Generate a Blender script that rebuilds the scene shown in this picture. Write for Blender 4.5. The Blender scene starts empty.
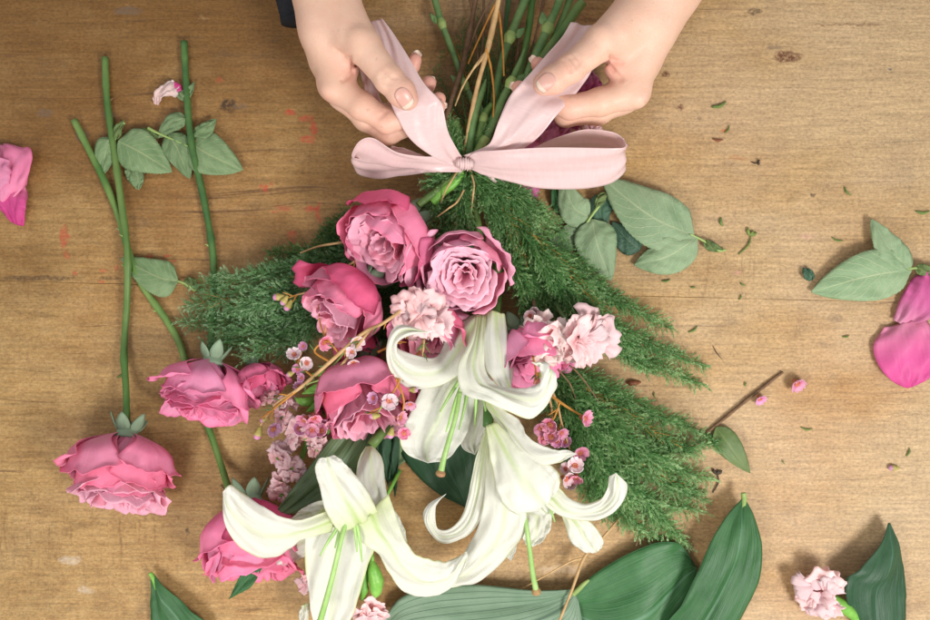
import bpy, math, random
import numpy as np
from mathutils import Vector, Matrix
H = 1000.0          # camera height above the table, in units of 1/1500 m
S = 1/1500.0
D = bpy.data
SC = bpy.context.scene
COL = SC.collection
ORG = {}

# ------------------------------------------------------------------ helpers
def Wp(x, y, z=0.0):
    k = 1 - z/H
    return np.array([(x-465)*k, (310-y)*k, z])

def WA(a):
    a = np.asarray(a, float)
    k = 1 - a[..., 2]/H
    return np.stack([(a[..., 0]-465)*k, (310-a[..., 1])*k, a[..., 2]], -1)

def cr(P, m):
    """Catmull-Rom through the rows of P, m samples"""
    P = np.asarray(P, float)
    n = len(P)
    if n == 2:
        t = np.linspace(0, 1, m)[:, None]
        return P[0]*(1-t)+P[1]*t
    Q = np.vstack([2*P[0]-P[1], P, 2*P[-1]-P[-2]])
    t = np.linspace(0, n-1, m)
    i = np.minimum(t.astype(int), n-2)
    f = (t-i)[:, None]
    a, b, c, d = Q[i], Q[i+1], Q[i+2], Q[i+3]
    return 0.5*((2*b)+(-a+c)*f+(2*a-5*b+4*c-d)*f**2+(-a+3*b-3*c+d)*f**3)

def nrm(v):
    return v/(np.linalg.norm(v, axis=-1, keepdims=True)+1e-9)

def thing(name, label, cat, loc, group=None):
    o = D.objects.new(name, None)
    COL.objects.link(o)
    p = Wp(*loc)
    o.location = p*S
    o.empty_display_size = .01
    ORG[o.name] = p
    o['label'] = label
    o['category'] = cat
    if group:
        o['group'] = group
    return o

def mk(name, V, F, mat, parent=None, uv=None, loc=None, smooth=True, thick=0, label=None, cat=None, group=None, kind=None, cols=None):
    me = D.meshes.new(name)
    V = np.asarray(V, float)
    if parent is not None:
        org = ORG[parent.name]
    elif loc is not None:
        org = Wp(*loc)
    else:
        org = V.mean(0)
        org[2] = V[:, 2].min()
    Vs = (V-org)*S
    if isinstance(F, np.ndarray):
        k = F.shape[1]
        me.vertices.add(len(Vs)); me.vertices.foreach_set('co', Vs.astype(np.float32).ravel())
        me.loops.add(F.size); me.loops.foreach_set('vertex_index', F.astype(np.int32).ravel())
        me.polygons.add(len(F))
        me.polygons.foreach_set('loop_start', np.arange(0, F.size, k, dtype=np.int32))
        me.update(calc_edges=True)
        me.validate()
    else:
        me.from_pydata([tuple(v) for v in Vs], [], F)
    if uv is not None and len(me.loops):
        ul = me.uv_layers.new(name='UVMap')
        li = np.zeros(len(me.loops), dtype=np.int32)
        me.loops.foreach_get('vertex_index', li)
        ul.data.foreach_set('uv', np.asarray(uv, np.float32)[li].ravel())
    if cols is not None:
        ca = me.color_attributes.new('tone', 'FLOAT_COLOR', 'POINT')
        c4 = np.ones((len(Vs), 4), np.float32); c4[:, :3] = np.asarray(cols)[:, None] if np.ndim(cols) == 1 else cols
        ca.data.foreach_set('color', c4.ravel())
    if smooth:
        me.polygons.foreach_set('use_smooth', np.ones(len(me.polygons), bool))
    me.materials.append(mat)
    o = D.objects.new(name, me)
    COL.objects.link(o)
    if parent is not None:
        o.parent = parent
        ORG[o.name] = org
    else:
        o.location = org*S
        ORG[o.name] = org
    if thick:
        m = o.modifiers.new('thickness', 'SOLIDIFY')
        m.thickness = thick*S; m.offset = 0
    if label: o['label'] = label
    if cat: o['category'] = cat
    if group: o['group'] = group
    if kind: o['kind'] = kind
    return o

def gridfaces(nv, nu):
    i = np.arange(nv-1)[:, None]*nu+np.arange(nu-1)[None, :]
    return np.stack([i, i+1, i+nu+1, i+nu], -1).reshape(-1, 4)

def wob(seed, n=5, f0=1.0):
    r = np.random.RandomState(int(seed) % 1000003)
    fr = f0*(1+np.arange(n))*(.7+.6*r.rand(n)); ph = r.rand(n)*6.28; am = r.rand(n)/(1+.5*np.arange(n))
    am /= am.sum()+1e-6
    return lambda t: sum(am[k]*np.sin(6.28*fr[k]*t+ph[k]) for k in range(n))

def patchV(rows, nu=13, nv=34, cup=0, mid=0, wave=0, wf=2.0, seed=1, rough=.4, serr=0, px=True, plea=0, pf=3.0, pd=(.5, .07), rc=.25, rb=1.6):
    """surface between a left and a right edge; rows (xl,yl,zl,xr,yr,zr) or a tip (x,y,z)"""
    L, R = [], []
    for r in rows:
        if len(r) == 3:
            L.append(r); R.append(r)
        else:
            L.append(r[:3]); R.append(r[3:6])
    L = cr(L, nv); R = cr(R, nv)
    if px:
        L = WA(L); R = WA(R)
    u = np.linspace(0, 1, nu)[None, :, None]
    P = L[:, None]*(1-u)+R[:, None]*u
    Tn = np.gradient(P, axis=0); Sd = (R-L)[:, None]+1e-4
    Nn = nrm(np.cross(np.broadcast_to(Sd, P.shape), Tn))
    # smooth the normals along the length
    for _ in range(3):
        Nn[1:-1] = nrm(Nn[:-2]+Nn[1:-1]*2+Nn[2:])
    if Nn[..., 2].mean() < 0: Nn = -Nn
    w = np.linalg.norm(R-L, axis=1)[:, None, None]
    v = np.linspace(0, 1, nv)[:, None, None]
    uu = 2*u-1
    wmax = w.max()+1e-6
    d = cup*(1-uu**2)*(w/wmax)
    d = d-mid*np.exp(-(uu/.13)**2)*(w/wmax)
    if wave:
        fl, fr = wob(seed, 5, wf), wob(seed+7, 5, wf)
        e = np.abs(uu)**2.2
        d = d+wave*e*np.where(uu < 0, fl(v), fr(v))*np.minimum(1, w/wmax*2)
    if rough:
        a, b, c = wob(seed+3, 3, 1.3), wob(seed+5, 3, 1.0), wob(seed+9, 4, 3.0)
        d = d+rough*(a(v+.3*uu)*1.6+b(uu*.8+.5*v)*rb+rc*c(uu*.5+v))*np.minimum(1, w/wmax*2)
    if plea:
        c = wob(seed+11, 6, pf)
        d = d+plea*c(uu*pd[0]+pd[1]*v)*np.minimum(1, w/wmax*2)
    P = P+Nn*d
    if serr:
        s = (np.arange(nv) % 2)[:, None, None]*serr*np.where(np.abs(uu) > .99, 1, 0)*np.sign(uu)
        P = P+nrm(Sd)*s*(w > 3)
    UV = np.stack([np.broadcast_to(u[..., 0], P.shape[:2]), np.broadcast_to(v[..., 0], P.shape[:2])], -1)
    return P.reshape(-1, 3), gridfaces(nv, nu), UV.reshape(-1, 2)

def patch(name, rows, mat, parent=None, thick=.8, label=None, cat=None, group=None, **k):
    V, F, UV = patchV(rows, **k)
    return mk(name, V, F, mat, parent, UV, thick=thick, label=label, cat=cat, group=group)

def leafrows(mr, width, tip=1.0, tilt=0, n=9, base=.5, skew=0):
    """midrib points -> rows.  tilt lifts the right edge"""
    C = cr(mr, n)
    T = nrm(np.gradient(C, axis=0))
    side = nrm(np.stack([-T[:, 1], T[:, 0], 0*T[:, 0]], -1))
    t = np.linspace(0, 1, n)
    w = width/2*np.sin(np.pi*t**(.75))**(.8)*(1-.25*(t-.4)*skew)
    w[0] = base; w[-1] = .3*tip
    rows = []
    for i in range(n):
        a = C[i]+side[i]*w[i]; b = C[i]-side[i]*w[i]
        rows.append((a[0], a[1], a[2]-tilt*w[i], b[0], b[1], b[2]+tilt*w[i]))
    return rows

def leaf(name, mr, width, mat, parent=None, tilt=0, thick=.7, label=None, cat=None, group=None, skew=0, **k):
    k.setdefault('nu', 13); k.setdefault('nv', 40)
    return patch(name, leafrows(mr, width, tilt=tilt, skew=skew), mat, parent, thick, label, cat, group, **k)

def tubeV(pts, rad, n=8, m=None, px=True, bump=None):
    pts = np.asarray(pts, float)
    m = m or max(6, len(pts)*7)
    C = cr(pts, m)
    if px: C = WA(C)
    if np.ndim(rad) == 0: R = np.full(m, float(rad))
    else: R = np.interp(np.linspace(0, 1, m), np.linspace(0, 1, len(rad)), rad)
    if bump is not None: R = R*bump(np.linspace(0, 1, m))
    T = nrm(np.gradient(C, axis=0))
    s = np.cross(T[0], [0, 0, 1.]); 
    if np.linalg.norm(s) < .1: s = np.cross(T[0], [1., 0, 0])
    s = nrm(s); V = []
    a = np.arange(n)/n*2*np.pi
    for i in range(m):
        s = nrm(s-T[i]*np.dot(s, T[i])); b = np.cross(T[i], s)
        V.append(C[i]+R[i]*(np.cos(a)[:, None]*s+np.sin(a)[:, None]*b))
    V = np.concatenate(V)
    i = np.arange(m-1)[:, None]*n; j = np.arange(n)[None, :]; j2 = (j+1) % n
    F = np.stack([i+j, i+j2, i+n+j2, i+n+j], -1).reshape(-1, 4)
    F = [tuple(f) for f in F]+[tuple(range(n))[::-1], tuple((m-1)*n+k for k in range(n))]
    uv = np.stack([np.tile(np.arange(n)/n, m), np.repeat(np.linspace(0, 1, m), n)], -1)
    return V, F, uv

def tube(name, pts, rad, mat, parent=None, n=8, **k):
    bump = k.pop('bump', None); px = k.pop('px', True); m = k.pop('m', None)
    V, F, uv = tubeV(pts, rad, n, m, px, bump)
    return mk(name, V, F, mat, parent, uv, **k)

def merge(parts):
    Vs, Fs, Us, o = [], [], [], 0
    for V, F, U in parts:
        Vs.append(V); Us.append(U)
        Fs += [tuple(int(q)+o for q in f) for f in F]
        o += len(V)
    return np.vstack(Vs), Fs, np.vstack(Us)

def frame(axis, spin=0):
    """columns = local x, y, z(axis) ; axis given as photo direction (right, down, up to camera)"""
    a = nrm(np.array([axis[0], -axis[1], axis[2]], float))
    x = np.cross([0, 0, 1.], a)
    if np.linalg.norm(x) < .1: x = np.cross([0, 1., 0], a)
    x = nrm(x); y = np.cross(a, x)
    c, s = math.cos(spin), math.sin(spin)
    return np.stack([c*x+s*y, -s*x+c*y, a], 1)

# ------------------------------------------------------------------ materials
class NT:
    def __init__(s, name):
        s.m = D.materials.new(name); s.m.use_nodes = True
        s.t = s.m.node_tree; s.t.nodes.clear()
        s.out = s.t.nodes.new('ShaderNodeOutputMaterial')
    def n(s, typ, _o=0, **k):
        nd = s.t.nodes.new('ShaderNode'+typ)
        ins = k.pop('ins', {})
        for a, b in k.items(): setattr(nd, a, b)
        for a, b in ins.items():
            if hasattr(b, 'links') or isinstance(b, bpy.types.NodeSocket): s.t.links.new(b, nd.inputs[a])
            else: nd.inputs[a].default_value = b
        return nd
    def coord(s, w='Object'): return s.n('TexCoord').outputs[w]
    def map(s, vec, scale=(1, 1, 1), loc=(0, 0, 0), rot=(0, 0, 0)):
        return s.n('Mapping', ins={'Vector': vec, 'Scale': scale, 'Location': loc, 'Rotation': rot}).outputs[0]
    def noise(s, vec, scale=5, detail=3, rough=.55, dist=0):
        return s.n('TexNoise', ins={'Vector': vec, 'Scale': scale, 'Detail': detail, 'Roughness': rough, 'Distortion': dist}).outputs[0]
    def ramp(s, f, stops, interp='LINEAR'):
        nd = s.n('ValToRGB', ins={'Fac': f}); r = nd.color_ramp; r.interpolation = interp
        while len(r.elements) < len(stops): r.elements.new(.5)
        for e, (p, c) in zip(r.elements, stops):
            e.position = p
            if np.ndim(c) == 0: c = (c, c, c)
            e.color = (*c, 1)
        return nd.outputs[0]
    def mix(s, f, a, b, mode='MIX'):
        nd = s.n('Mix', data_type='RGBA', blend_type=mode)
        def setv(i, v):
            if isinstance(v, bpy.types.NodeSocket): s.t.links.new(v, nd.inputs[i])
            else: nd.inputs[i].default_value = (v if i == 0 else (*v, 1))
        setv(0, f); setv(6, a); setv(7, b)
        return nd.outputs[2]
    def math(s, op, a, b=0., c=None):
        nd = s.n('Math', operation=op)
        for i, v in enumerate((a, b, c)):
            if v is None: continue
            if isinstance(v, bpy.types.NodeSocket): s.t.links.new(v, nd.inputs[i])
            else: nd.inputs[i].default_value = v
        return nd.outputs[0]
    def bump(s, h, st=.3, dist=.001, nrm_=None):
        nd = s.n('Bump', ins={'Height': h, 'Strength': st, 'Distance': dist})
        if nrm_ is not None: s.t.links.new(nrm_, nd.inputs['Normal'])
        return nd.outputs[0]
    def pbr(s, col, rough=.5, normal=None, transl=0, tcol=None, **k):
        nd = s.n('BsdfPrincipled')
        def setv(n_, v):
            if isinstance(v, bpy.types.NodeSocket): s.t.links.new(v, nd.inputs[n_])
            else: nd.inputs[n_].default_value = (*v, 1) if np.ndim(v) == 1 and n_.endswith(('Color', 'Tint')) else v
        setv('Base Color', col); setv('Roughness', rough)
        for a, b in k.items(): setv(a.replace('_', ' '), b)
        if normal is not None: s.t.links.new(normal, nd.inputs['Normal'])
        o = nd.outputs[0]
        if transl:
            tn = s.n('BsdfTranslucent')
            tc = tcol if tcol is not None else col
            if isinstance(tc, bpy.types.NodeSocket): s.t.links.new(tc, tn.inputs[0])
            else: tn.inputs[0].default_value = (*tc, 1)
            mx = s.n('MixShader', ins={0: transl}); s.t.links.new(o, mx.inputs[1]); s.t.links.new(tn.outputs[0], mx.inputs[2])
            o = mx.outputs[0]
        s.t.links.new(o, s.out.inputs[0])
        return s.m

def uvsep(t):
    sp = t.n('SeparateXYZ', ins={0: t.coord('UV')})
    return sp.outputs[0], sp.outputs[1]

def rand(t): return t.n('ObjectInfo').outputs['Random']

def m_petal(name, c_base, c_mid, c_edge, var=.25, rough=.5, transl=.26, vein=.16, edge=None):
    t = NT(name); u, v = uvsep(t)
    col = t.ramp(v, [(0, c_base), (.45, c_mid), (1, c_edge)])
    ob = t.coord()
    bl = t.noise(ob, 90, 3)
    col = t.mix(t.math('MULTIPLY', t.ramp(bl, [(.4, 0.), (.68, 1.)]), var), col, [min(1, c*1.25+.04) for c in c_edge])
    hs = t.n('HueSaturation', ins={'Color': col, 'Hue': t.math('ADD', .49, t.math('MULTIPLY', rand(t), .02)),
             'Saturation': t.math('ADD', .88, t.math('MULTIPLY', rand(t), .24)), 'Value': t.math('ADD', .86, t.math('MULTIPLY', rand(t), .26))}).outputs[0]
    # fine veins running base to tip
    uvm = t.map(t.coord('UV'), (26, 1.6, 1))
    vn = t.noise(uvm, 1, 3, .6)
    hs = t.mix(t.math('MULTIPLY', t.ramp(vn, [(.35, 1.), (.6, 0.)]), vein), hs, [c*.72 for c in c_mid])
    if edge is not None:
        e = t.math('ABSOLUTE', t.math('SUBTRACT', u, .5))
        e = t.math('MAXIMUM', t.math('MULTIPLY', e, 2.), v)
        e = t.math('MULTIPLY', t.ramp(t.math('ADD', e, t.math('MULTIPLY', t.math('SUBTRACT', bl, .5), .12)), [(.9, 0.), (1., 1.)]), .6)
        hs = t.mix(e, hs, edge)
    h = t.math('ADD', t.math('MULTIPLY', vn, 1.), t.math('MULTIPLY', t.noise(ob, 500, 3), .7))
    return t.pbr(hs, rough, t.bump(h, .28, .0008), transl, Specular_IOR_Level=.28)

M = {}
M['rose'] = m_petal('rose_petal', (.91, .33, .49), (.93, .265, .43), (.95, .33, .50), edge=(.91, .17, .32))
M['rose_inner'] = m_petal('rose_petal_inner', (.90, .22, .37), (.95, .36, .52), (.96, .48, .61), edge=(.96, .50, .63))
M['rose_deep'] = m_petal('rose_petal_deep', (.58, .07, .19), (.80, .15, .30), (.85, .19, .36), edge=(.55, .06, .16))
M['rose_mauve'] = m_petal('rose_petal_mauve', (.89, .29, .48), (.91, .28, .48), (.94, .37, .57), edge=(.88, .18, .38))
M['rose_pale'] = m_petal('rose_petal_pale', (.93, .40, .55), (.94, .44, .59), (.95, .50, .64), edge=(.93, .34, .50))
M['rose_pale_inner'] = m_petal('rose_petal_pale_inner', (.92, .33, .48), (.95, .47, .61), (.97, .59, .70), edge=(.97, .55, .67))
M['magenta'] = m_petal('magenta_petal', (.74, .32, .44), (.72, .13, .36), (.68, .09, .31), rough=.5)
M['carnation'] = m_petal('carnation_petal', (.90, .42, .46), (.94, .56, .58), (.96, .70, .70), vein=.05, transl=.3)
M['carnation_pale'] = m_petal('carnation_petal_pale', (.90, .58, .54), (.94, .70, .65), (.96, .80, .76), vein=.05, transl=.3)
M['stock'] = m_petal('stock_petal', (.92, .44, .50), (.95, .56, .60), (.96, .68, .70), vein=.05, transl=.3)

def m_lily(name):
    t = NT(name); u, v = uvsep(t)
    col = t.ramp(v, [(0, (.66, .73, .38)), (.10, (.78, .81, .62)), (.28, (.84, .84, .775)), (1, (.855, .85, .81))])
    e = t.math('ABSOLUTE', t.math('SUBTRACT', u, .5))
    mid = t.math('MULTIPLY', t.ramp(e, [(0., 1.), (.035, .75), (.10, 0.)]), t.ramp(v, [(0, .95), (.35, .34), (.8, .24), (1, .9)]))
    col = t.mix(mid, col, (.50, .68, .20))
    nz = t.noise(t.coord(), 60, 3)
    col = t.mix(t.math('MULTIPLY', t.ramp(nz, [(.45, 0.), (.75, 1.)]), .22), col, (.80, .78, .58))
    ed = t.math('MULTIPLY', t.ramp(e, [(.462, 0.), (.5, 1.)]), t.ramp(t.noise(t.coord(), 30, 2), [(.45, 0.), (.56, .85)]))
    col = t.mix(ed, col, (.62, .66, .22))
    vn = t.noise(t.map(t.coord('UV'), (22, 1.2, 1)), 1, 3, .6)
    col = t.mix(t.math('MULTIPLY', t.ramp(vn, [(.35, 1.), (.6, 0.)]), .16), col, (.70, .74, .56))
    h = t.math('ADD', t.math('ADD', vn, t.math('MULTIPLY', t.noise(t.map(t.coord('UV'), (7, .8, 1)), 1, 2), .7)), t.math('MULTIPLY', t.noise(t.coord(), 420, 3), .6))
    return t.pbr(col, .48, t.bump(h, .34, .0016), .38, tcol=(.86, .87, .74), Specular_IOR_Level=.3)
M['lily'] = m_lily('lily_petal')

def m_leaf(name, c1, c2, vein, rough=.45, par=False, spec=.4, vs=.5, transl=.1):
    t = NT(name); u, v = uvsep(t)
    nz = t.noise(t.coord(), 45, 4, .6)
    col = t.mix(t.ramp(nz, [(.35, 0.), (.68, 1.)]), c1, c2)
    e = t.math('SUBTRACT', u, .5)
    ea = t.math('ABSOLUTE', e)
    mid = t.ramp(ea, [(0., 1.), (.008, 1.), (.024, 0.)])
    if par:
        w = t.math('SINE', t.math('MULTIPLY', t.math('ADD', u, t.math('MULTIPLY', t.noise(t.map(t.coord('UV'), (1, 1.5, 1)), 2, 1), .02)), 88.))
        sec = t.ramp(w, [(.90, 0.), (.985, 1.)])
        w2 = t.noise(t.map(t.coord('UV'), (70, 1.2, 1)), 1, 2)
        hh = t.math('ADD', t.math('MULTIPLY', sec, -.9), t.math('MULTIPLY', w2, .8))
        col = t.mix(t.math('MULTIPLY', t.ramp(w2, [(.38, 1.), (.55, 0.)]), .35), col, [x*.7 for x in c1])
        vm = t.math('MULTIPLY', sec, vs)
    else:
        # side veins slanting from the midrib
        nzv = t.math('MULTIPLY', t.noise(t.coord('UV'), 4, 2), .09)
        ph = t.math('ADD', t.math('SUBTRACT', v, t.math('MULTIPLY', ea, .62)), nzv)
        w = t.math('SINE', t.math('MULTIPLY', ph, 52.))
        sec = t.ramp(w, [(.88, 0.), (.99, 1.)])
        vor = t.n('TexVoronoi', feature='DISTANCE_TO_EDGE', ins={'Vector': t.map(t.coord('UV'), (12, 22, 1)), 'Scale': 1.}).outputs[0]
        net = t.ramp(vor, [(0., 1.), (.09, 0.)])
        hh = t.math('ADD', t.math('MULTIPLY', sec, .7), t.math('MULTIPLY', net, .35))
        vm = t.math('MULTIPLY', t.math('MAXIMUM', sec, t.math('MULTIPLY', net, .35)), vs)
    vm = t.math('MAXIMUM', vm, t.math('MULTIPLY', mid, .8))
    col = t.mix(vm, col, vein)
    sp = t.ramp(t.noise(t.coord(), 260, 2), [(.66, 0.), (.72, 1.)])
    col = t.mix(t.math('MULTIPLY', sp, .25), col, [x*.55+.02 for x in c1])
    hs = t.n('HueSaturation', ins={'Color': col, 'Value': t.math('ADD', .88, t.math('MULTIPLY', rand(t), .24))}).outputs[0]
    nr = t.bump(t.math('ADD', hh, t.math('MULTIPLY', t.noise(t.coord(), 300, 3), .5)), .35, .001)
    return t.pbr(hs, t.math('ADD', rough, t.math('MULTIPLY', t.math('SUBTRACT', nz, .5), .3)), nr, transl, Specular_IOR_Level=spec)
M['roseleaf'] = m_leaf('rose_leaf_underside', (.20, .31, .16), (.27, .37, .21), (.40, .47, .27), .55)
M['roseleaf_dark'] = m_leaf('rose_leaf_top', (.035, .10, .06), (.06, .15, .09), (.15, .22, .12), .45)
M['roseleaf_left'] = m_leaf('rose_leaf_green', (.14, .235, .10), (.21, .31, .15), (.35, .41, .2), .5)
M['aspi'] = m_leaf('broad_leaf_dark', (.026, .105, .03), (.05, .155, .05), (.10, .22, .12), .46, True, .35, .30, .05)
M['aspi_light'] = m_leaf('broad_leaf_light', (.15, .25, .15), (.20, .30, .19), (.055, .12, .07), .45, True, .5, .8, .08)
M['olive'] = m_leaf('broad_leaf_olive', (.085, .145, .06), (.13, .19, .08), (.04, .08, .035), .42, True, .5, .7, .08)
M['slate'] = m_leaf('broad_leaf_slate', (.02, .07, .028), (.034, .098, .042), (.06, .14, .09), .48, True, .35, .4, .05)
M['smallleaf'] = m_leaf('small_leaf', (.10, .17, .045), (.16, .23, .07), (.24, .30, .10), .45, True, .5, .3, .08)
M['sepal'] = m_leaf('rose_sepal', (.23, .34, .22), (.30, .42, .27), (.38, .48, .3), .6)

def m_simple(name, c1, c2, rough=.5, sc=120, transl=0, st=.2, hv=.2, spec=.4, mapsc=(1, 1, 1), **k):
    t = NT(name)
    nz = t.noise(t.map(t.coord(), mapsc), sc, 4, .6)
    col = t.mix(t.ramp(nz, [(.35, 0.), (.68, 1.)]), c1, c2)
    col = t.n('HueSaturation', ins={'Color': col, 'Value': t.math('ADD', 1-hv/2, t.math('MULTIPLY', rand(t), hv))}).outputs[0]
    return t.pbr(col, rough, t.bump(t.noise(t.coord(), sc*4, 3), st, .001), transl, Specular_IOR_Level=spec, **k)
M['stem'] = m_simple('green_stem', (.06, .15, .03), (.17, .26, .07), .45, 55, mapsc=(1, .35, 1), hv=.25)
M['stem_dark'] = m_simple('dark_green_stem', (.04, .12, .03), (.10, .20, .05), .45, 55)
M['stem_blue'] = m_simple('bluish_stem', (.07, .155, .045), (.15, .25, .085), .45)
M['node'] = m_simple('stem_node', (.22, .33, .09), (.32, .42, .14), .5)
M['bark'] = m_simple('twig_bark', (.13, .07, .035), (.24, .14, .075), .8, 200)
M['straw'] = m_simple('straw_twig', (.42, .26, .11), (.58, .38, .18), .7, 200)
M['rust'] = m_simple('rusty_twig', (.42, .17, .025), (.55, .26, .05), .7, 200)
M['style'] = m_simple('lily_style', (.30, .52, .14), (.42, .62, .22), .4, transl=.1)
M['stigma'] = m_simple('lily_stigma', (.30, .12, .06), (.36, .26, .10), .6)
M['bud'] = m_simple('green_bud', (.12, .34, .04), (.22, .46, .08), .4)
M['wax'] = m_petal('wax_petal', (.50, .05, .14), (.80, .28, .42), (.87, .45, .58), vein=.1, transl=.2, rough=.35)
M['wax_pale'] = m_petal('wax_petal_pale', (.75, .35, .42), (.88, .62, .66), (.92, .80, .80), vein=.05, transl=.2, rough=.35)
M['wax_mauve'] = m_petal('wax_petal_mauve', (.45, .12, .28), (.68, .30, .50), (.78, .45, .65), vein=.1, transl=.2, rough=.35)
M['waxeye'] = m_simple('wax_centre', (.42, .06, .06), (.55, .22, .08), .4, 400)
M['waxcup'] = m_simple('wax_cup', (.30, .28, .06), (.50, .40, .14), .5, 300)
M['nail'] = m_simple('nail', (.66, .36, .29), (.72, .43, .36), .33, 60, st=.03, spec=.5)
M['nailtip'] = m_simple('nail_tip', (.74, .56, .44), (.78, .62, .50), .35, 60, st=.03, spec=.5)
M['sleeve'] = m_simple('black_knit', (.006, .007, .010), (.014, .016, .022), .9, 900, st=.8)
M['debris'] = m_simple('clipping', (.08, .15, .03), (.20, .26, .06), .6)
M['browndebris'] = m_simple('brown_scrap', (.16, .05, .02), (.30, .10, .04), .6)
M['darkdebris'] = m_simple('dry_scrap', (.03, .02, .015), (.08, .06, .04), .8)

def m_needle(name, a, b, c):
    t = NT(name)
    at = t.n('Attribute', attribute_name='tone').outputs['Fac']
    col = t.ramp(at, [(0, a), (.5, b), (1, c)])
    nz = t.noise(t.coord(), 45, 3)
    col = t.mix(t.math('MULTIPLY', t.ramp(nz, [(.4, 0.), (.65, 1.)]), .6), col, [x*.65 for x in b])
    return t.pbr(col, .5, None, .3, Specular_IOR_Level=.35)
M['needle'] = m_needle('conifer_needle', (.03, .105, .022), (.115, .30, .08), (.42, .60, .28))
M['needle_blue'] = m_needle('conifer_needle_bluish', (.035, .115, .03), (.12, .29, .095), (.38, .56, .32))
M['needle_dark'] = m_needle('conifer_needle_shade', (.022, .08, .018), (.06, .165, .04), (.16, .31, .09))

def m_satin():
    t = NT('satin_ribbon')
    ob = t.coord('UV')
    wv = t.noise(t.map(ob, (3, 130, 1)), 1, 3, .6)
    col = t.mix(t.ramp(wv, [(.3, 0.), (.7, 1.)]), (.86, .63, .62), (.90, .70, .685))
    big = t.noise(t.coord(), 40, 2)
    nr = t.bump(t.math('ADD', t.math('MULTIPLY', wv, .10), t.math('ADD', t.math('MULTIPLY', big, .9), t.math('MULTIPLY', t.noise(t.map(t.coord(), (1, 1, 1)), 120, 4, .6, 1.5), .35))), .5, .0013)
    u, v = uvsep(t)
    e = t.math('ABSOLUTE', t.math('SUBTRACT', u, .5))
    col = t.mix(t.math('MULTIPLY', t.ramp(e, [(.455, 0.), (.47, 1.)]), .35), col, (.88, .68, .67))
    return t.pbr(col, .31, nr, .30, tcol=(.92, .76, .74), Specular_IOR_Level=.5, Anisotropic=.5, Sheen_Weight=.3, Sheen_Roughness=.4)
M['satin'] = m_satin()

def m_skin():
    t = NT('skin')
    ob = t.coord()
    at = t.n('Attribute', attribute_name='tone').outputs['Fac']
    nz = t.noise(ob, 55, 3, .6)
    col = t.mix(t.ramp(nz, [(.3, 0.), (.75, 1.)]), (.70, .44, .315), (.77, .51, .385))
    bl = t.ramp(t.noise(ob, 95, 4, .65), [(.45, 0.), (.7, 1.)])
    col = t.mix(t.math('MULTIPLY', bl, .28), col, (.74, .38, .29))
    col = t.mix(at, col, (.74, .33, .27))
    fre = t.ramp(t.noise(ob, 230, 2), [(.69, 0.), (.75, 1.)])
    col = t.mix(t.math('MULTIPLY', fre, .3), col, (.40, .20, .13))
    vor = t.n('TexVoronoi', ins={'Vector': ob, 'Scale': 1100.}).outputs[0]
    nr = t.bump(t.math('ADD', t.math('MULTIPLY', vor, .6), t.math('MULTIPLY', t.noise(t.map(ob, (1, 1, 1)), 260, 5, .65), 1.0)), .20, .0009)
    return t.pbr(col, .46, nr, Specular_IOR_Level=.38, Subsurface_Weight=.22, Subsurface_Radius=(1., .35, .2), Subsurface_Scale=.004)
M['skin'] = m_skin()
WORLD = .46
EXPO = 0.50
LIGHTS = [('window_light', (.52, -.44, .80), (.11, -.03, 0), (.24, .24), 1.85, (1., .98, .95), 97),
          ('side_light', (-.34, -.55, .66), (-.08, -.10, 0), (.24, .24), .66, (1., .965, .91), 88)]
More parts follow.
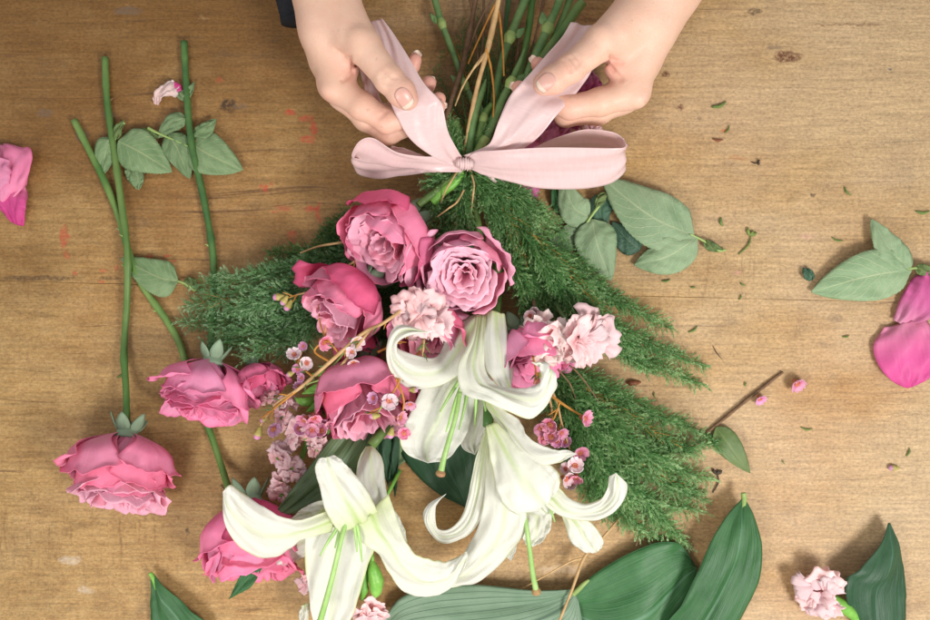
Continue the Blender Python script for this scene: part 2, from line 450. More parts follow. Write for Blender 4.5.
# ------------------------------------------------------------------ the table
def m_wood():
    t = NT('worn_wood')
    ob = t.coord()
    wn = t.noise(ob, 7, 3)
    warp = t.n('VectorMath', operation='ADD', ins={0: ob, 1: t.n('VectorMath', operation='SCALE', ins={0: t.n('TexNoise', ins={'Vector': ob, 'Scale': 5., 'Detail': 2.}).outputs[1], 'Scale': .035}).outputs[0]}).outputs[0]
    g1 = t.noise(t.map(warp, (3.0, 22, 1)), 1, 7, .68)
    g2 = t.noise(t.map(ob, (9, 330, 1)), 1, 5, .6)
    g3 = t.noise(t.map(warp, (8, 75, 1)), 1, 6, .7)
    col = t.ramp(g1, [(.25, (.35, .235, .105)), (.45, (.42, .295, .145)), (.58, (.47, .345, .18)), (.78, (.54, .415, .24))])
    col = t.mix(.38, col, t.ramp(g3, [(.30, (.30, .195, .085)), (.5, (.445, .32, .165)), (.70, (.55, .42, .245))]))
    col = t.mix(.30, col, t.ramp(g2, [(.34, (.22, .135, .055)), (.5, (.445, .32, .165)), (.66, (.56, .43, .255))]))
    iso = t.noise(t.map(ob, (1, 1.25, 1)), 85, 8, .78)
    col = t.mix(.50, col, t.ramp(iso, [(.34, (.23, .14, .055)), (.47, (.42, .295, .145)), (.56, (.48, .36, .19)), (.70, (.60, .49, .31))]))
    # warmer and greyer areas
    col = t.mix(t.math('MULTIPLY', t.ramp(t.noise(warp, 5.5, 3), [(.46, 0.), (.68, 1.)]), .42), col, (.42, .215, .085))
    col = t.mix(t.math('MULTIPLY', t.ramp(t.noise(t.map(ob, (1, 1.6, 1), (3, 1, 0)), 9, 4), [(.5, 0.), (.72, 1.)]), .45), col, (.46, .36, .245))
    # saw chatter running across the grain
    ch = t.noise(t.map(ob, (300, 34, 1), (0,0,0), (0,0,.06)), 1, 5, .75)
    chm = t.ramp(t.noise(t.map(ob, (4, 9, 1), (2, 7, 0)), 1, 2), [(.50, 0.), (.64, 1.)])
    chd = t.math('MULTIPLY', t.ramp(ch, [(.54, 0.), (.66, 1.)]), chm)
    col = t.mix(t.math('MULTIPLY', chd, .55), col, (.20, .115, .055))
    # mottled wear: pale scuffs and darker handled patches, cut up along the grain
    mo = t.noise(t.map(warp, (1, 1.7, 1), (4, 2, 0)), 30, 7, .75)
    col = t.mix(t.math('MULTIPLY', t.ramp(mo, [(.36, 1.), (.47, 0.)]), .40), col, (.26, .15, .065))
    col = t.mix(t.math('MULTIPLY', t.ramp(mo, [(.54, 0.), (.68, 1.)]), .38), col, (.64, .48, .30))
    # dim upper left painted into the wood colour as a ragged brown stain
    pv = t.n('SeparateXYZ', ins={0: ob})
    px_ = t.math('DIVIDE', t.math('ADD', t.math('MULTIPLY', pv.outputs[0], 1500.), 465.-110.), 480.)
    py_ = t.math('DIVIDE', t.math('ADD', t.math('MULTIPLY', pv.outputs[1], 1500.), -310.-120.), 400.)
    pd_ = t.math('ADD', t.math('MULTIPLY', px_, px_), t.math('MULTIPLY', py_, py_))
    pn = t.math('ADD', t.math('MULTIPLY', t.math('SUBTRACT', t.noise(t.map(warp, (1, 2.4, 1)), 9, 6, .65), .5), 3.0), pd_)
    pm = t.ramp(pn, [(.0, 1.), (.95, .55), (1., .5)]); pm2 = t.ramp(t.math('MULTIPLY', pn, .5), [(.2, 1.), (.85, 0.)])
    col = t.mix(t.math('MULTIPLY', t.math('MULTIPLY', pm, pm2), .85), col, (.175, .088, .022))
    # thin dark cracks along the grain
    ck = t.noise(t.map(warp, (4.5, 170, 1), (0, 3, 0)), 1, 4, .65)
    ckm = t.math('MULTIPLY', t.ramp(ck, [(.33, 1.), (.38, 0.)]), t.ramp(t.noise(ob, 10, 2), [(.42, 0.), (.58, 1.)]))
    col = t.mix(t.math('MULTIPLY', ckm, .7), col, (.13, .07, .035))
    # dirt specks and faint grey smudges
    sp = t.ramp(t.noise(ob, 300, 5, .7), [(.61, 0.), (.70, 1.)])
    col = t.mix(t.math('MULTIPLY', sp, .5), col, (.14, .09, .06))
    sm = t.ramp(t.noise(t.map(ob, (1, 1.5, 1), (9, 4, 2)), 26, 4, .65), [(.60, 0.), (.74, 1.)])
    col = t.mix(t.math('MULTIPLY', sm, .45), col, (.15, .11, .08))
    # curly scratch lines
    vo = t.n('TexVoronoi', feature='DISTANCE_TO_EDGE', ins={'Vector': t.map(warp, (24, 30, 1)), 'Scale': 1.}).outputs[0]
    vl = t.math('MULTIPLY', t.ramp(vo, [(0., 1.), (.018, 0.)]), t.ramp(t.noise(ob, 13, 2), [(.5, 0.), (.62, 1.)]))
    col = t.mix(t.math('MULTIPLY', vl, .35), col, (.36, .19, .10))
    wsp = t.ramp(t.noise(t.map(ob, (1, 1, 1), (5, 5, 5)), 60, 4, .7), [(.68, 0.), (.78, 1.)])
    col = t.mix(t.math('MULTIPLY', wsp, .3), col, (.66, .56, .42))
    col = t.mix(1., col, (.675, .57, .415), 'MULTIPLY')
    # paler, greyer wood toward the right end
    bx_ = t.math('ADD', t.math('MULTIPLY', pv.outputs[0], 2.6), t.math('MULTIPLY', t.math('SUBTRACT', t.noise(t.map(warp, (1, 2, 1), (6, 0, 0)), 8, 5), .5), 2.2))
    col = t.mix(t.math('MULTIPLY', t.ramp(bx_, [(.05, 0.), (.75, 1.)]), .42), col, (.43, .33, .215))
    hf = t.noise(t.map(ob, (1, 1.5, 1)), 420, 6, .8)
    col = t.mix(.55, col, t.ramp(hf, [(.34, .30), (.50, .72), (.64, 1.)]), 'OVERLAY')
    hf2 = t.noise(t.map(ob, (26, 420, 1)), 1, 5, .75)
    col = t.mix(.35, col, t.ramp(hf2, [(.34, .25), (.5, .55), (.64, .80)]), 'OVERLAY')
    # individual marks: x, y, rx, ry, colour, strength
    red = (.50, .04, .03); dk = (.035, .02, .014); br = (.11, .035, .015); gy = (.16, .11, .075)
    marks = [(787, 57, 17, 6.5, br, .95), (775, 47, 10, 4, gy, .6), (755, 12, 9, 3, dk, .7), (229, 106, 10, 8, dk, .85),
             (665, 75, 6, 4, br, .9), (681, 107, 5, 4, br, .85), (813, 195, 4, 2, dk, .8), (890, 69, 3, 2, (.03, .06, .1), .8),
             (64, 236, 5, 14, red, .75), (66, 255, 3, 5, red, .5), (76, 274, 3, 2, red, .8), (103, 270, 5, 2, red, .7), (117, 268, 3, 3, red, .6),
             (150, 256, 3, 2, red, .9), (168, 256, 4, 2, red, .9), (172, 263, 3, 2, red, .7), (101, 282, 4, 2, red, .6),
             (290, 112, 7, 3, red, .95), (306, 118, 9, 4, red, .8), (314, 128, 5, 9, red, .8), (308, 140, 9, 5, red, .75), (318, 212, 3, 12, red, .7),
             (312, 208, 9, 2.5, red, .8), (263, 186, 5, 3, red, .55), (272, 185, 3, 2, red, .5), (284, 208, 8, 3, red, .5), (293, 234, 6, 5, red, .65), (291, 241, 3, 3, red, .6),
             (275, 212, 5, 2, red, .5), (265, 188, 3, 6, red, .5), (219, 80, 5, 4, red, .4), (110, 115, 9, 5, gy, .8), (45, 113, 9, 6, gy, .7), (128, 11, 16, 5, gy, .75), (82, 135, 9, 8, gy, .8),
             (240, 106, 8, 4, gy, .6), (40, 278, 46, 3, dk, .6), (110, 278, 12, 3, dk, .5), (187, 532, 3, 4, dk, .7), (738, 273, 4, 3, (.55, .22, .22), .35), (806, 236, 8, 4, (.6, .3, .28), .3),
             (837, 318, 8, 5, gy, .5), (823, 344, 5, 4, gy, .3), (70, 560, 14, 6, (.68, .6, .48), .5), (85, 590, 10, 4, (.68, .6, .48), .4), (560, 570, 26, 5, (.68, .52, .36), .4),
             (850, 24, 50, 1.2, br, .5), (700, 120, 3, 2, dk, .5), (725, 130, 6, 2, (.45, .13, .04), .8), (737, 158, 12, 2.5, (.40, .17, .07), .5), (600, 20, 30, 3, br, .4)]
    sx = t.n('SeparateXYZ', ins={0: ob})
    nzd = t.n('TexNoise', ins={'Vector': ob, 'Scale': 130., 'Detail': 3.})
    nc = t.n('SeparateColor', ins={0: nzd.outputs[1]})
    X = t.math('ADD', t.math('MULTIPLY', sx.outputs[0], 1500.), t.math('MULTIPLY', t.math('SUBTRACT', nc.outputs[0], .5), 12.))
    Y = t.math('ADD', t.math('MULTIPLY', sx.outputs[1], 1500.), t.math('MULTIPLY', t.math('SUBTRACT', nc.outputs[1], .5), 9.))
    X = t.math('ADD', X, 465.); Y = t.math('SUBTRACT', 310., Y)
    fineR = t.ramp(t.noise(ob, 420, 3, .7), [(.38, .25), (.54, 1.)])
    fine = t.ramp(t.noise(ob, 420, 3, .7), [(.36, .25), (.56, 1.)])
    for (x, y, rx, ry, c, st) in marks:
        if c is red: st *= .72
        dx = t.math('DIVIDE', t.math('SUBTRACT', X, float(x)), float(rx)); dy = t.math('DIVIDE', t.math('SUBTRACT', Y, float(y)), float(ry))
        d = t.math('ADD', t.math('MULTIPLY', dx, dx), t.math('MULTIPLY', dy, dy))
        fn_ = fineR if c is red else fine
        f = t.math('MULTIPLY', t.math('MULTIPLY', t.ramp(d, [(.35, 1.), (1.0, 0.)]), st), fn_)
        col = t.mix(f, col, c)
    hgt = t.math('ADD', t.math('MULTIPLY', g2, .6), t.math('MULTIPLY', g3, .7))
    hgt = t.math('SUBTRACT', hgt, t.math('ADD', t.math('MULTIPLY', ckm, .9), t.math('MULTIPLY', chd, .35)))
    nr = t.bump(hgt, .32, .0010)
    return t.pbr(col, t.ramp(g1, [(.3, .62), (.7, .48)]), nr, Specular_IOR_Level=.33)
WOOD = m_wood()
def build_table():
    parts = []
    def board(y0a, y0b, y1a, y1b):
        # a long plank with rounded upper edges, its sides running slightly askew; a = left end, b = right end
        nx = 60; prof = [(0, -42), (0, -.5), (.15, -.18), (.5, 0)]
        xs = np.linspace(-600, 1530, nx); V = []
        wv = wob(int(y0a)+900, 5, 2); wv2 = wob(int(y1a)+905, 5, 2)
        for i, x in enumerate(xs):
            f = i/(nx-1)
            ya = y0a+(y0b-y0a)*f+.35*wv(f*3); yb = y1a+(y1b-y1a)*f+.35*wv2(f*3)
            pr = [(ya+o, z) for o, z in prof]+[(yb-o, z) for o, z in prof[::-1]]
            V += [(x-465, 310-y, z) for y, z in pr]
        n = len(prof)*2; V = np.array(V, float)
        F = []
        for i in range(nx-1):
            for j in range(n):
                F.append((i*n+j, i*n+(j+1) % n, (i+1)*n+(j+1) % n, (i+1)*n+j))
        F += [tuple(range(n)), tuple((nx-1)*n+k for k in range(n))[::-1]]
        parts.append((V, F, np.zeros((len(V), 2))))
    # x=-600..1530 ; the seam passes (0,281) and (930,303)
    s0 = lambda y, sl: (y-600*sl, y+1530*sl)
    a = s0(281, .0235); b = s0(-330, .01); c = s0(900, .01)
    board(b[0], b[1], a[0]-.06, a[1]-.06); board(a[0]+.06, a[1]+.06, c[0], c[1])
    V, F, U = merge(parts)
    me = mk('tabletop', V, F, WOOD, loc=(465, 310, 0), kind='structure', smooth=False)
    V, F, U = merge([(np.array([(x, y, -43.) for x, y in ((-1400, -900), (1400, -900), (1400, 900), (-1400, 900))]), [(0, 1, 2, 3)], np.zeros((4, 2)))])
    mk('floor', V*np.array([1, 1, 1.])+np.array([0, 0, -1000.]), F, M['bark'], loc=(465, 310, 0), kind='structure', smooth=False)
build_table()

# ------------------------------------------------------------------ roses
def rose_petal(phi, ri, hi, hw, flare, curl, seed, wavy, inner, close=.0, lean=0, nu=15, nv=20):
    u = np.linspace(-1, 1, nu)[None, :]; t = np.linspace(0, 1, nv)[:, None]
    f1, f2, f3 = wob(seed, 3, .8), wob(seed+1, 3, .7), wob(seed+2, 3, 1.5)
    width = np.minimum(1, t**.55*1.1)*(1-.16*np.clip((t-.7)/.3, 0, 1)**2)
    ang = phi+u*hw*width
    r = ri*np.sin(np.minimum(1, t/.62+.06)*np.pi/2)**.75
    r = r-close*np.clip((t-.5)/.5, 0, 1)**1.6*ri
    if inner:
        r = ri*(.22+.78*t**.85)*(1-close*.4*t)
        r = r*(1+.11*np.cos(4*ang+seed//91)*np.clip(1.1-ri, 0, 1)*t)
    r = r+flare*np.clip((t-.45)/.55, 0, 1)**2
    tt = t*(1-.15*np.abs(u)**2.6-.025*np.exp(-(u/.2)**2)+.05*f1(u*.5)*np.clip(t*2-1, 0, 1))
    z = hi*tt**.9+lean*t*u
    # rim rolling outward
    c = np.clip((t-.82)/.18, 0, 1)
    r = r+curl*c*.9; z = z-curl*c**2*.9
    r = r+wavy*(f2(u*.8+t*.3)*t**1.2+.35*f3(u*.7-t*.6)*t**2)+.02*u**2*t
    z = z+wavy*.6*f3(u*.9+.3)*t**2
    P = np.stack([r*np.cos(ang), r*np.sin(ang), z], -1)
    UV = np.stack([np.broadcast_to((u+1)/2, ang.shape), np.broadcast_to(t, ang.shape)], -1)
    return P.reshape(-1, 3), gridfaces(nv, nu), UV.reshape(-1, 2)

def rose(label, c, R, axis, seed, hgt=1.0, spin=0, mats=('rose', 'rose_inner'), stem=None, sepals=True, nin=20, nout=9, open_=.2, squash=1.0, stemmat='stem', stemr=3.5, group=None, deep_outer=0, outer_h=(.8, 1.0), inner_h=(.80, .95), oclose=.28, rin=.61, loosedir=None, extra=None):
    """c = photo position and height of the middle of the bloom"""
    rs = np.random.RandomState(seed)
    root = thing('rose', label, 'rose', c, group)
    Fm = frame(axis, spin); C = Wp(*c)
    hh = hgt*R
    def place(P, off=.5):
        Q = (P*np.array([1, 1, 1]))*R
        Q[:, 2] -= hh*off
        Wd = Q@Fm.T
        Wd[:, 2] *= squash
        Wd = C+Wd
        lo = Wd[:, 2] < 1.0
        Wd[lo, 2] = 1.0+.12*(Wd[lo, 2]-1.0)*0+rs.rand(lo.sum())*.05
        return Wd
    GA = 2.399963
    k = 0
    # heart of the bloom: many tightly packed small petals, in crowded quarters
    for i in range(nin):
        f = (i+.5)/nin
        ri = .03+rin*f**.7
        hi = hgt*(inner_h[0]+(inner_h[1]-inner_h[0])*f+.035*rs.randn())
        P, F, U = rose_petal(i*GA+rs.randn()*.25, ri, hi, (1.15-.35*f), .02+.08*f*open_, .02+.05*rs.rand(), seed*91+i, .042, True, close=.22-.1*f)
        mk('petal', place(P), F, M[mats[1]], root, U, thick=.35)
    for i in range(nout):
        f = (i+.5)/nout
        ri = .66+.24*f
        hi = hgt*(outer_h[1]-(outer_h[1]-outer_h[0])*f+.04*rs.randn())
        mt = mats[0] if i < nout-deep_outer else 'rose_deep'
        P, F, U = rose_petal(i*GA*1.03+1.0+rs.randn()*.2, ri, hi, .78+.14*rs.rand(), .02+open_*(.10+.8*f*f)*(.5+.9*rs.rand()), .03+.055*rs.rand(), seed*57+i+300, .035+.03*f, False, close=oclose*(1-.7*f), nu=21, nv=26)
        mk('petal', place(P), F, M[mt], root, U, thick=.45)
    # receptacle, sepals
    a = np.linspace(0, 1, 8); prof = [(0.001, -.16), (.12, -.14), (.17, -.06), (.2, .02), (.3, .1), (.001, .14)]
    n = 14; V = []
    for r_, z_ in prof:
        for q in range(n): V.append((r_*math.cos(q/n*6.283), r_*math.sin(q/n*6.283), z_*1.0))
    F = [(i*n+j, i*n+(j+1) % n, (i+1)*n+(j+1) % n, (i+1)*n+j) for i in range(len(prof)-1) for j in range(n)]
    cal = mk('calyx', place(np.array(V)), F, M['sepal'], root, np.zeros((len(V), 2)))
    if sepals:
        for q in range(5):
            u = np.linspace(-1, 1, 5)[None, :]; t = np.linspace(0, 1, 14)[:, None]
            w = .13*np.sin(np.pi*np.clip(t*.86+.14, 0, 1))**.8
            ph = q/5*6.283+.4
            rr = .12+.20*t*(.7+.5*rs.rand()); zz = .02-.08*t-.26*t**1.5*(.7+.4*rs.rand())
            P = np.stack([rr*np.cos(ph)-u*w*np.sin(ph), rr*np.sin(ph)+u*w*np.cos(ph), zz-.05*u**2+0*t], -1).reshape(-1, 3)
            U = np.stack([np.broadcast_to((u+1)/2, (14, 5)), np.broadcast_to(t, (14, 5))], -1).reshape(-1, 2)
            mk('sepal', place(P), gridfaces(14, 5), M['sepal'], cal, U, thick=.7)
    if stem:
        so = tube('stem', stem, stemr, M[stemmat], root, n=10, m=60, bump=lambda q: 1+.10*wobS(q*2)+.22*np.exp(-((q*4.3+seed*.37) % 1-.5)**2/.0012))
        if len(stem) > 6:
            SCv = cr(stem, 80)
            for q in range(5):
                k = 6+int(rs.rand()*60); d = nrm(SCv[k+2]-SCv[k-2]); sg = 1 if q % 2 else -1; sd = np.array([-d[1], d[0], .25])*sg
                p = SCv[k]
                tube('thorn', [p+sd*stemr*.5, p+sd*stemr*1.05-d*.4, p+sd*(stemr*1.05+2.6+rs.rand())-d*2.2*(1 if sg else 1)], [1.7, 1.1, .15], M['node' if q % 2 else 'bark'], so, n=6, m=7)
    return root
wobS = wob(77, 6, 2)

GR = 'pink roses tied into the bouquet'
rose('open pink rose at the top left of the bouquet, just below the ribbon knot', (391, 236, 62), 53, (-.50, .52, .68), 3, hgt=1.22, spin=.4, open_=.10, deep_outer=2, nin=22, outer_h=(.84, 1.06), oclose=.34, group=GR, stem=[(418, 205, 50), (440, 188, 45), (462, 168, 50), (480, 120, 45)])
rose('fully open pink rose with crowded centre, touching the tip of the upper white lily', (464, 272, 70), 49, (-.12, .30, .95), 8, hgt=1.02, spin=1.4, open_=.18, nin=24, oclose=.24, mats=('rose_pale', 'rose_pale_inner'), group=GR, stem=[(480, 240, 40), (475, 200, 35), (470, 165, 45)])
rose('half-open pink rose seen from its side, on the dark conifer at left of the bouquet', (344, 305, 58), 50, (-.62, .62, .42), 14, hgt=1.4, spin=2.3, open_=.22, outer_h=(.60, .95), inner_h=(.9, .86), deep_outer=3, group=GR, nin=14, oclose=.2)
rose('pink rose half covered by tiny waxflowers, left of the large lily petal', (367, 398, 48), 60, (.15, .88, .48), 22, hgt=1.3, spin=2.2, open_=.18, outer_h=(.62, .98), inner_h=(.95, .9), deep_outer=1, group=GR, nin=18)
rose('dusky pink rose tucked between the lily throat and the pale carnation', (530, 352, 56), 46, (.30, .7, .6), 27, hgt=1.2, spin=.2, open_=.2, mats=('rose_mauve', 'rose_mauve'), group=GR, nin=16, nout=8)
rose('pink rose mostly hidden under the curled lily petal and light carnation', (434, 336, 54), 42, (-.3, .5, .8), 33, hgt=1.1, spin=.2, open_=.2, group=GR, nin=12, nout=8)
rose('deep pink rose showing behind the thin straw stems of waxflower', (356, 348, 32), 27, (.3, .8, .4), 36, hgt=1.2, spin=1.2, open_=.2, mats=('rose_deep', 'rose'), group=GR, nin=10, nout=7)
GL = 'long-stemmed pink roses lying loose on the wood'
rose('loose pink rose lowest on the left, its straight stem crossing another', (121, 474, 42), 56, (-.07, .93, .30), 41, hgt=1.42, spin=.15, open_=.24, outer_h=(.52, .86), inner_h=(.94, .88), mats=('rose', 'rose_inner'), group=GL, squash=.74, rin=.82, nin=24, nout=12, oclose=.12,
     stem=[(105, 57, 5), (107, 100, 5), (114, 150, 6), (121, 200, 10), (127, 248, 14), (127, 300, 8), (124, 350, 9), (126, 390, 18), (127, 432, 36)])
rose('loose mauve-pink rose whose stem runs under the left conifer spray', (207, 392, 44), 50, (-.12, .96, .25), 52, hgt=1.25, spin=2.0, open_=.30, outer_h=(.52, .86), inner_h=(.94, .88), mats=('rose_mauve', 'rose_mauve'), group=GL, squash=.74, rin=.80, nin=22, nout=12, oclose=.1,
     stem=[(184, 41, 5), (186, 80, 5), (191, 140, 9), (204, 200, 6), (213, 255, 6), (213, 300, 8), (211, 340, 22), (208, 362, 34)], stemmat='stem_dark')
rose('loose pink rose partly under the white lily petal at bottom left', (253, 543, 40), 57, (.10, .92, .30), 63, hgt=1.5, spin=.7, open_=.18, outer_h=(.62, .92), inner_h=(.92, .86), mats=('rose_mauve', 'rose'), group=GL, squash=.74, rin=.78, nin=20, nout=11, deep_outer=2, oclose=.2,
     stem=[(74, 120, 5), (88, 148, 5), (104, 180, 5), (119, 217, 5), (128, 250, 5), (142, 285, 5), (165, 318, 5), (180, 345, 5), (192, 385, 5), (210, 432, 6), (222, 468, 10), (232, 500, 30)])
rose('crumpled deep pink rose squeezed under the conifer tips, above the loose mauve rose', (258, 380, 34), 28, (.3, .85, .4), 71, hgt=1.2, spin=.7, open_=.4, mats=('rose_deep', 'rose_mauve'), group=GL, squash=.8, nin=8, nout=8)
# ------------------------------------------------------------------ lilies
def lily(label, c, petals, style=None, fil=(), stem=None):
    root = thing('lily', label, 'lily', c, 'white lilies of the bouquet')
    for i, p in enumerate(petals):
        kw = dict(nu=25, nv=60, cup=3, mid=1.4, wave=2.4, wf=3.2, rough=1.1, plea=.55, thick=.55, seed=int(c[0])+i*13)
        kw.update(p[1] if len(p) > 1 else {})
        patch('petal', p[0], M['lily'], root, **kw)
    if style:
        s = tube('style', style, [2.0, 2.2, 2.3, 2.6, 2.9], M['style'], root, n=10)
        e = np.array(style[-1], float); d = e-np.array(style[-2], float); d = d/np.linalg.norm(d)
        tube('stigma', [e-d*1.5, e+d*1, e+d*3.5, e+d*5], [3.0, 4.6, 4.4, 2.0], M['stigma'], root, n=9)
    for f in fil:
        tube('filament', f, [1.9, 1.7, 1.3, .7], M['style'], root, n=6)
    if stem: tube('stem', stem, 5, M['stem'], root, n=10)
    return root

lily('upper white lily with a curled petal at its left and a long green style', (475, 350, 60), [
    ([(482, 313, 60, 494, 314, 66), (463, 320, 62, 485, 333, 80), (447, 337, 66, 474, 360, 84), (437, 357, 78, 444, 384, 78), (416, 356, 96, 410, 389, 84), (398, 349, 110, 390, 370, 98), (399, 341, 120, 387, 345, 114), (411, 335, 126, 398, 325, 122), (428, 332, 126)], dict(cup=4, wave=1.0)),
    ([(466, 345, 72, 480, 345, 72), (442, 362, 70, 479, 380, 66), (426, 381, 74, 475, 405, 64), (411, 412, 78, 468, 430, 66), (400, 438, 80, 459, 446, 68), (408, 455, 78, 447, 459, 72), (428, 463, 74)], dict(cup=-6, wave=1.6)),
    ([(474, 360, 64, 488, 360, 66), (464, 390, 58, 498, 395, 60), (460, 425, 54, 491, 425, 56), (462, 447, 54, 484, 438, 54), (475, 455, 56)], dict(cup=-3, wave=1.2)),
    ([(484, 313, 70, 505, 314, 68), (482, 338, 84, 509, 342, 74), (486, 368, 90, 512, 370, 76), (500, 389, 90, 512, 391, 78)], dict(cup=6, mid=-1, wave=0)),
    ([(476, 316, 72, 486, 315, 74), (470, 340, 94, 484, 344, 94), (458, 366, 106, 486, 370, 99), (462, 389, 112, 499, 386, 102), (480, 400, 116, 515, 389, 102), (507, 411, 114, 532, 387, 108), (530, 418, 108, 544, 378, 116), (551, 399, 108, 543, 369, 124), (557, 380, 118, 541, 364, 130), (531, 362, 128)], dict(cup=5, wave=2.6, wf=3)),
    ], [(460, 392, 88), (456, 415, 94), (449, 440, 96), (444, 458, 96), (441, 472, 95)],
    [[(462, 385, 76), (456, 400, 80), (450, 420, 82), (446, 432, 80)], [(468, 385, 76), (465, 405, 80), (459, 430, 80)], [(476, 385, 74), (476, 400, 78), (475, 425, 72)], [(482, 385, 74), (484, 400, 74), (489, 428, 68)], [(460, 380, 80), (450, 395, 83), (440, 412, 84)]],
    [(494, 316, 62), (498, 285, 18), (494, 215, 14), (476, 165, 38), (480, 125, 36)])

lily('middle white lily, its right petal tip curled up over the feathery conifer', (508, 460, 50), [
    ([(522, 503, 52, 545, 498, 52), (523, 525, 48, 552, 518, 48), (524, 542, 44, 547, 536, 44), (533, 547, 42)], dict(cup=-3)),
    ([(500, 540, 40, 520, 535, 40), (503, 553, 34, 516, 550, 34), (511, 561, 30)], dict(cup=2, mid=0)),
    ([(560, 511, 62, 576, 514, 62), (566, 528, 56, 591, 523, 58), (571, 542, 50, 601, 535, 54), (584, 552, 46, 603, 544, 48), (597, 552, 44)], dict(cup=4, mid=2.5, wave=1)),
    ([(486, 428, 78, 491, 428, 80), (476, 460, 72, 489, 470, 76), (469, 493, 62, 485, 504, 66), (462, 516, 54, 478, 524, 58), (449, 529, 46, 464, 538, 48), (437, 528, 46, 441, 543, 42), (435, 515, 56, 424, 523, 50), (437, 504, 66, 427, 507, 64), (446, 494, 72)], dict(cup=3, wave=1, nv=60)),
    ([(500, 448, 74, 540, 455, 78), (505, 480, 66, 556, 490, 74), (512, 505, 60, 560, 505, 66), (535, 515, 56, 562, 515, 58)], dict(cup=-3, wave=1)),
    ([(488, 430, 84, 500, 436, 84), (486, 465, 84, 513, 478, 82), (484, 498, 76, 526, 503, 76), (479, 525, 66, 525, 532, 68), (468, 547, 56, 509, 555, 58), (456, 563, 50, 482, 580, 50), (446, 572, 46, 458, 588, 44), (436, 584, 42)], dict(cup=5, wave=2.2)),
    ([(486, 426, 90, 496, 422, 92), (491, 462, 96, 524, 446, 98), (498, 493, 98, 547, 462, 100), (511, 512, 94, 560, 476, 98), (528, 512, 88, 558, 490, 92), (546, 500, 86)], dict(cup=7, wave=2.4, wf=2.5)),
    ([(489, 393, 84, 484, 405, 78), (503, 408, 94, 498, 425, 86), (517, 420, 102, 515, 448, 94), (531, 440, 110, 537, 464, 102), (551, 449, 114, 556, 464, 110), (566, 450, 116, 566, 459, 114), (577, 454, 117)], dict(cup=3, wave=1.4, mid=.5)),
    ([(548, 478, 90, 533, 494, 86), (558, 487, 90, 548, 508, 84), (568, 498, 92, 562, 517, 82), (584, 504, 94, 583, 520, 86), (600, 499, 100, 605, 517, 94), (608, 487, 108, 622, 504, 104), (609, 478, 116, 627, 487, 114), (616, 473, 122)], dict(cup=4, wave=1, mid=1)),
    ], [(524, 508, 70), (527, 530, 74), (530, 552, 70), (533, 575, 62), (536, 590, 56)],
    [[(545, 498, 66), (550, 508, 66), (555, 522, 60)], [(528, 498, 62), (526, 515, 62), (524, 520, 60)]],
    [(488, 426, 76), (492, 330, 30), (500, 220, 26), (473, 165, 40), (470, 120, 40)])

lily('lowest white lily spreading over the loose rose at the bottom left', (350, 510, 50), [
    ([(366, 447, 52, 373, 446, 52), (358, 462, 60, 382, 458, 56), (357, 482, 68, 385, 480, 58), (362, 500, 76, 389, 505, 62), (370, 520, 80, 391, 525, 66)], dict(cup=6, mid=-.5, wave=0)),
    ([(385, 495, 58, 375, 505, 62), (397, 514, 54, 385, 525, 60), (405, 531, 52, 392, 545, 56), (408, 549, 50, 401, 552, 50)], dict(cup=2, wave=2.5, wf=5)),
    ([(332, 498, 84, 336, 527, 84), (313, 503, 80, 318, 524, 82), (301, 510, 76, 306, 522, 78), (290, 520, 72)], dict(cup=-2, mid=-1)),
    ([(320, 520, 70, 330, 548, 70), (297, 528, 62, 308, 556, 60), (277, 546, 54, 291, 563, 50), (261, 574, 48)], dict(cup=2)),
    ([(336, 506, 92, 332, 532, 88), (306, 519, 96, 303, 540, 84), (284, 517, 102, 287, 551, 86), (260, 506, 108, 264, 559, 94), (241, 492, 116, 241, 548, 104), (229, 484, 124, 225, 524, 114), (223, 492, 124)], dict(cup=6, wave=1.8, mid=1)),
    ([(322, 508, 88, 366, 508, 88), (307, 530, 86, 378, 534, 80), (305, 560, 76, 368, 566, 68), (309, 592, 62, 359, 595, 56), (312, 618, 48, 350, 620, 46), (325, 648, 36)], dict(cup=-7, wave=2.2, mid=2)),
    ([(388, 494, 78, 350, 528, 92), (397, 518, 80, 360, 540, 82), (405, 540, 78, 377, 553, 74), (418, 555, 74, 389, 574, 64), (433, 562, 68, 409, 592, 54), (447, 562, 64, 436, 595, 50), (459, 557, 68, 455, 584, 58), (465, 552, 76, 465, 568, 70), (468, 556, 76)], dict(cup=6, wave=2.6, wf=3)),
    ([(340, 532, 92, 378, 512, 88), (326, 512, 106, 366, 488, 102), (320, 488, 118, 352, 472, 116), (315, 468, 126, 343, 461, 124), (320, 458, 128, 334, 455, 126)], dict(cup=5, wave=2.2)),
    ([(302, 604, 40, 309, 603, 40), (299, 616, 36, 309, 616, 38), (305, 634, 30)], dict(cup=2)),
    ], [(348, 515, 92), (341, 540, 98), (336, 562, 96), (329, 590, 88), (320, 622, 76)],
    [[(345, 515, 90), (336, 530, 92), (328, 542, 90), (320, 556, 86)], [(345, 515, 90), (340, 530, 92), (335, 548, 88)], [(352, 515, 90), (355, 530, 92), (357, 552, 84)], [(354, 515, 90), (359, 535, 90), (362, 562, 80)]],
    [(371, 446, 50), (420, 380, 24), (455, 280, 20), (465, 165, 40), (455, 120, 40)])

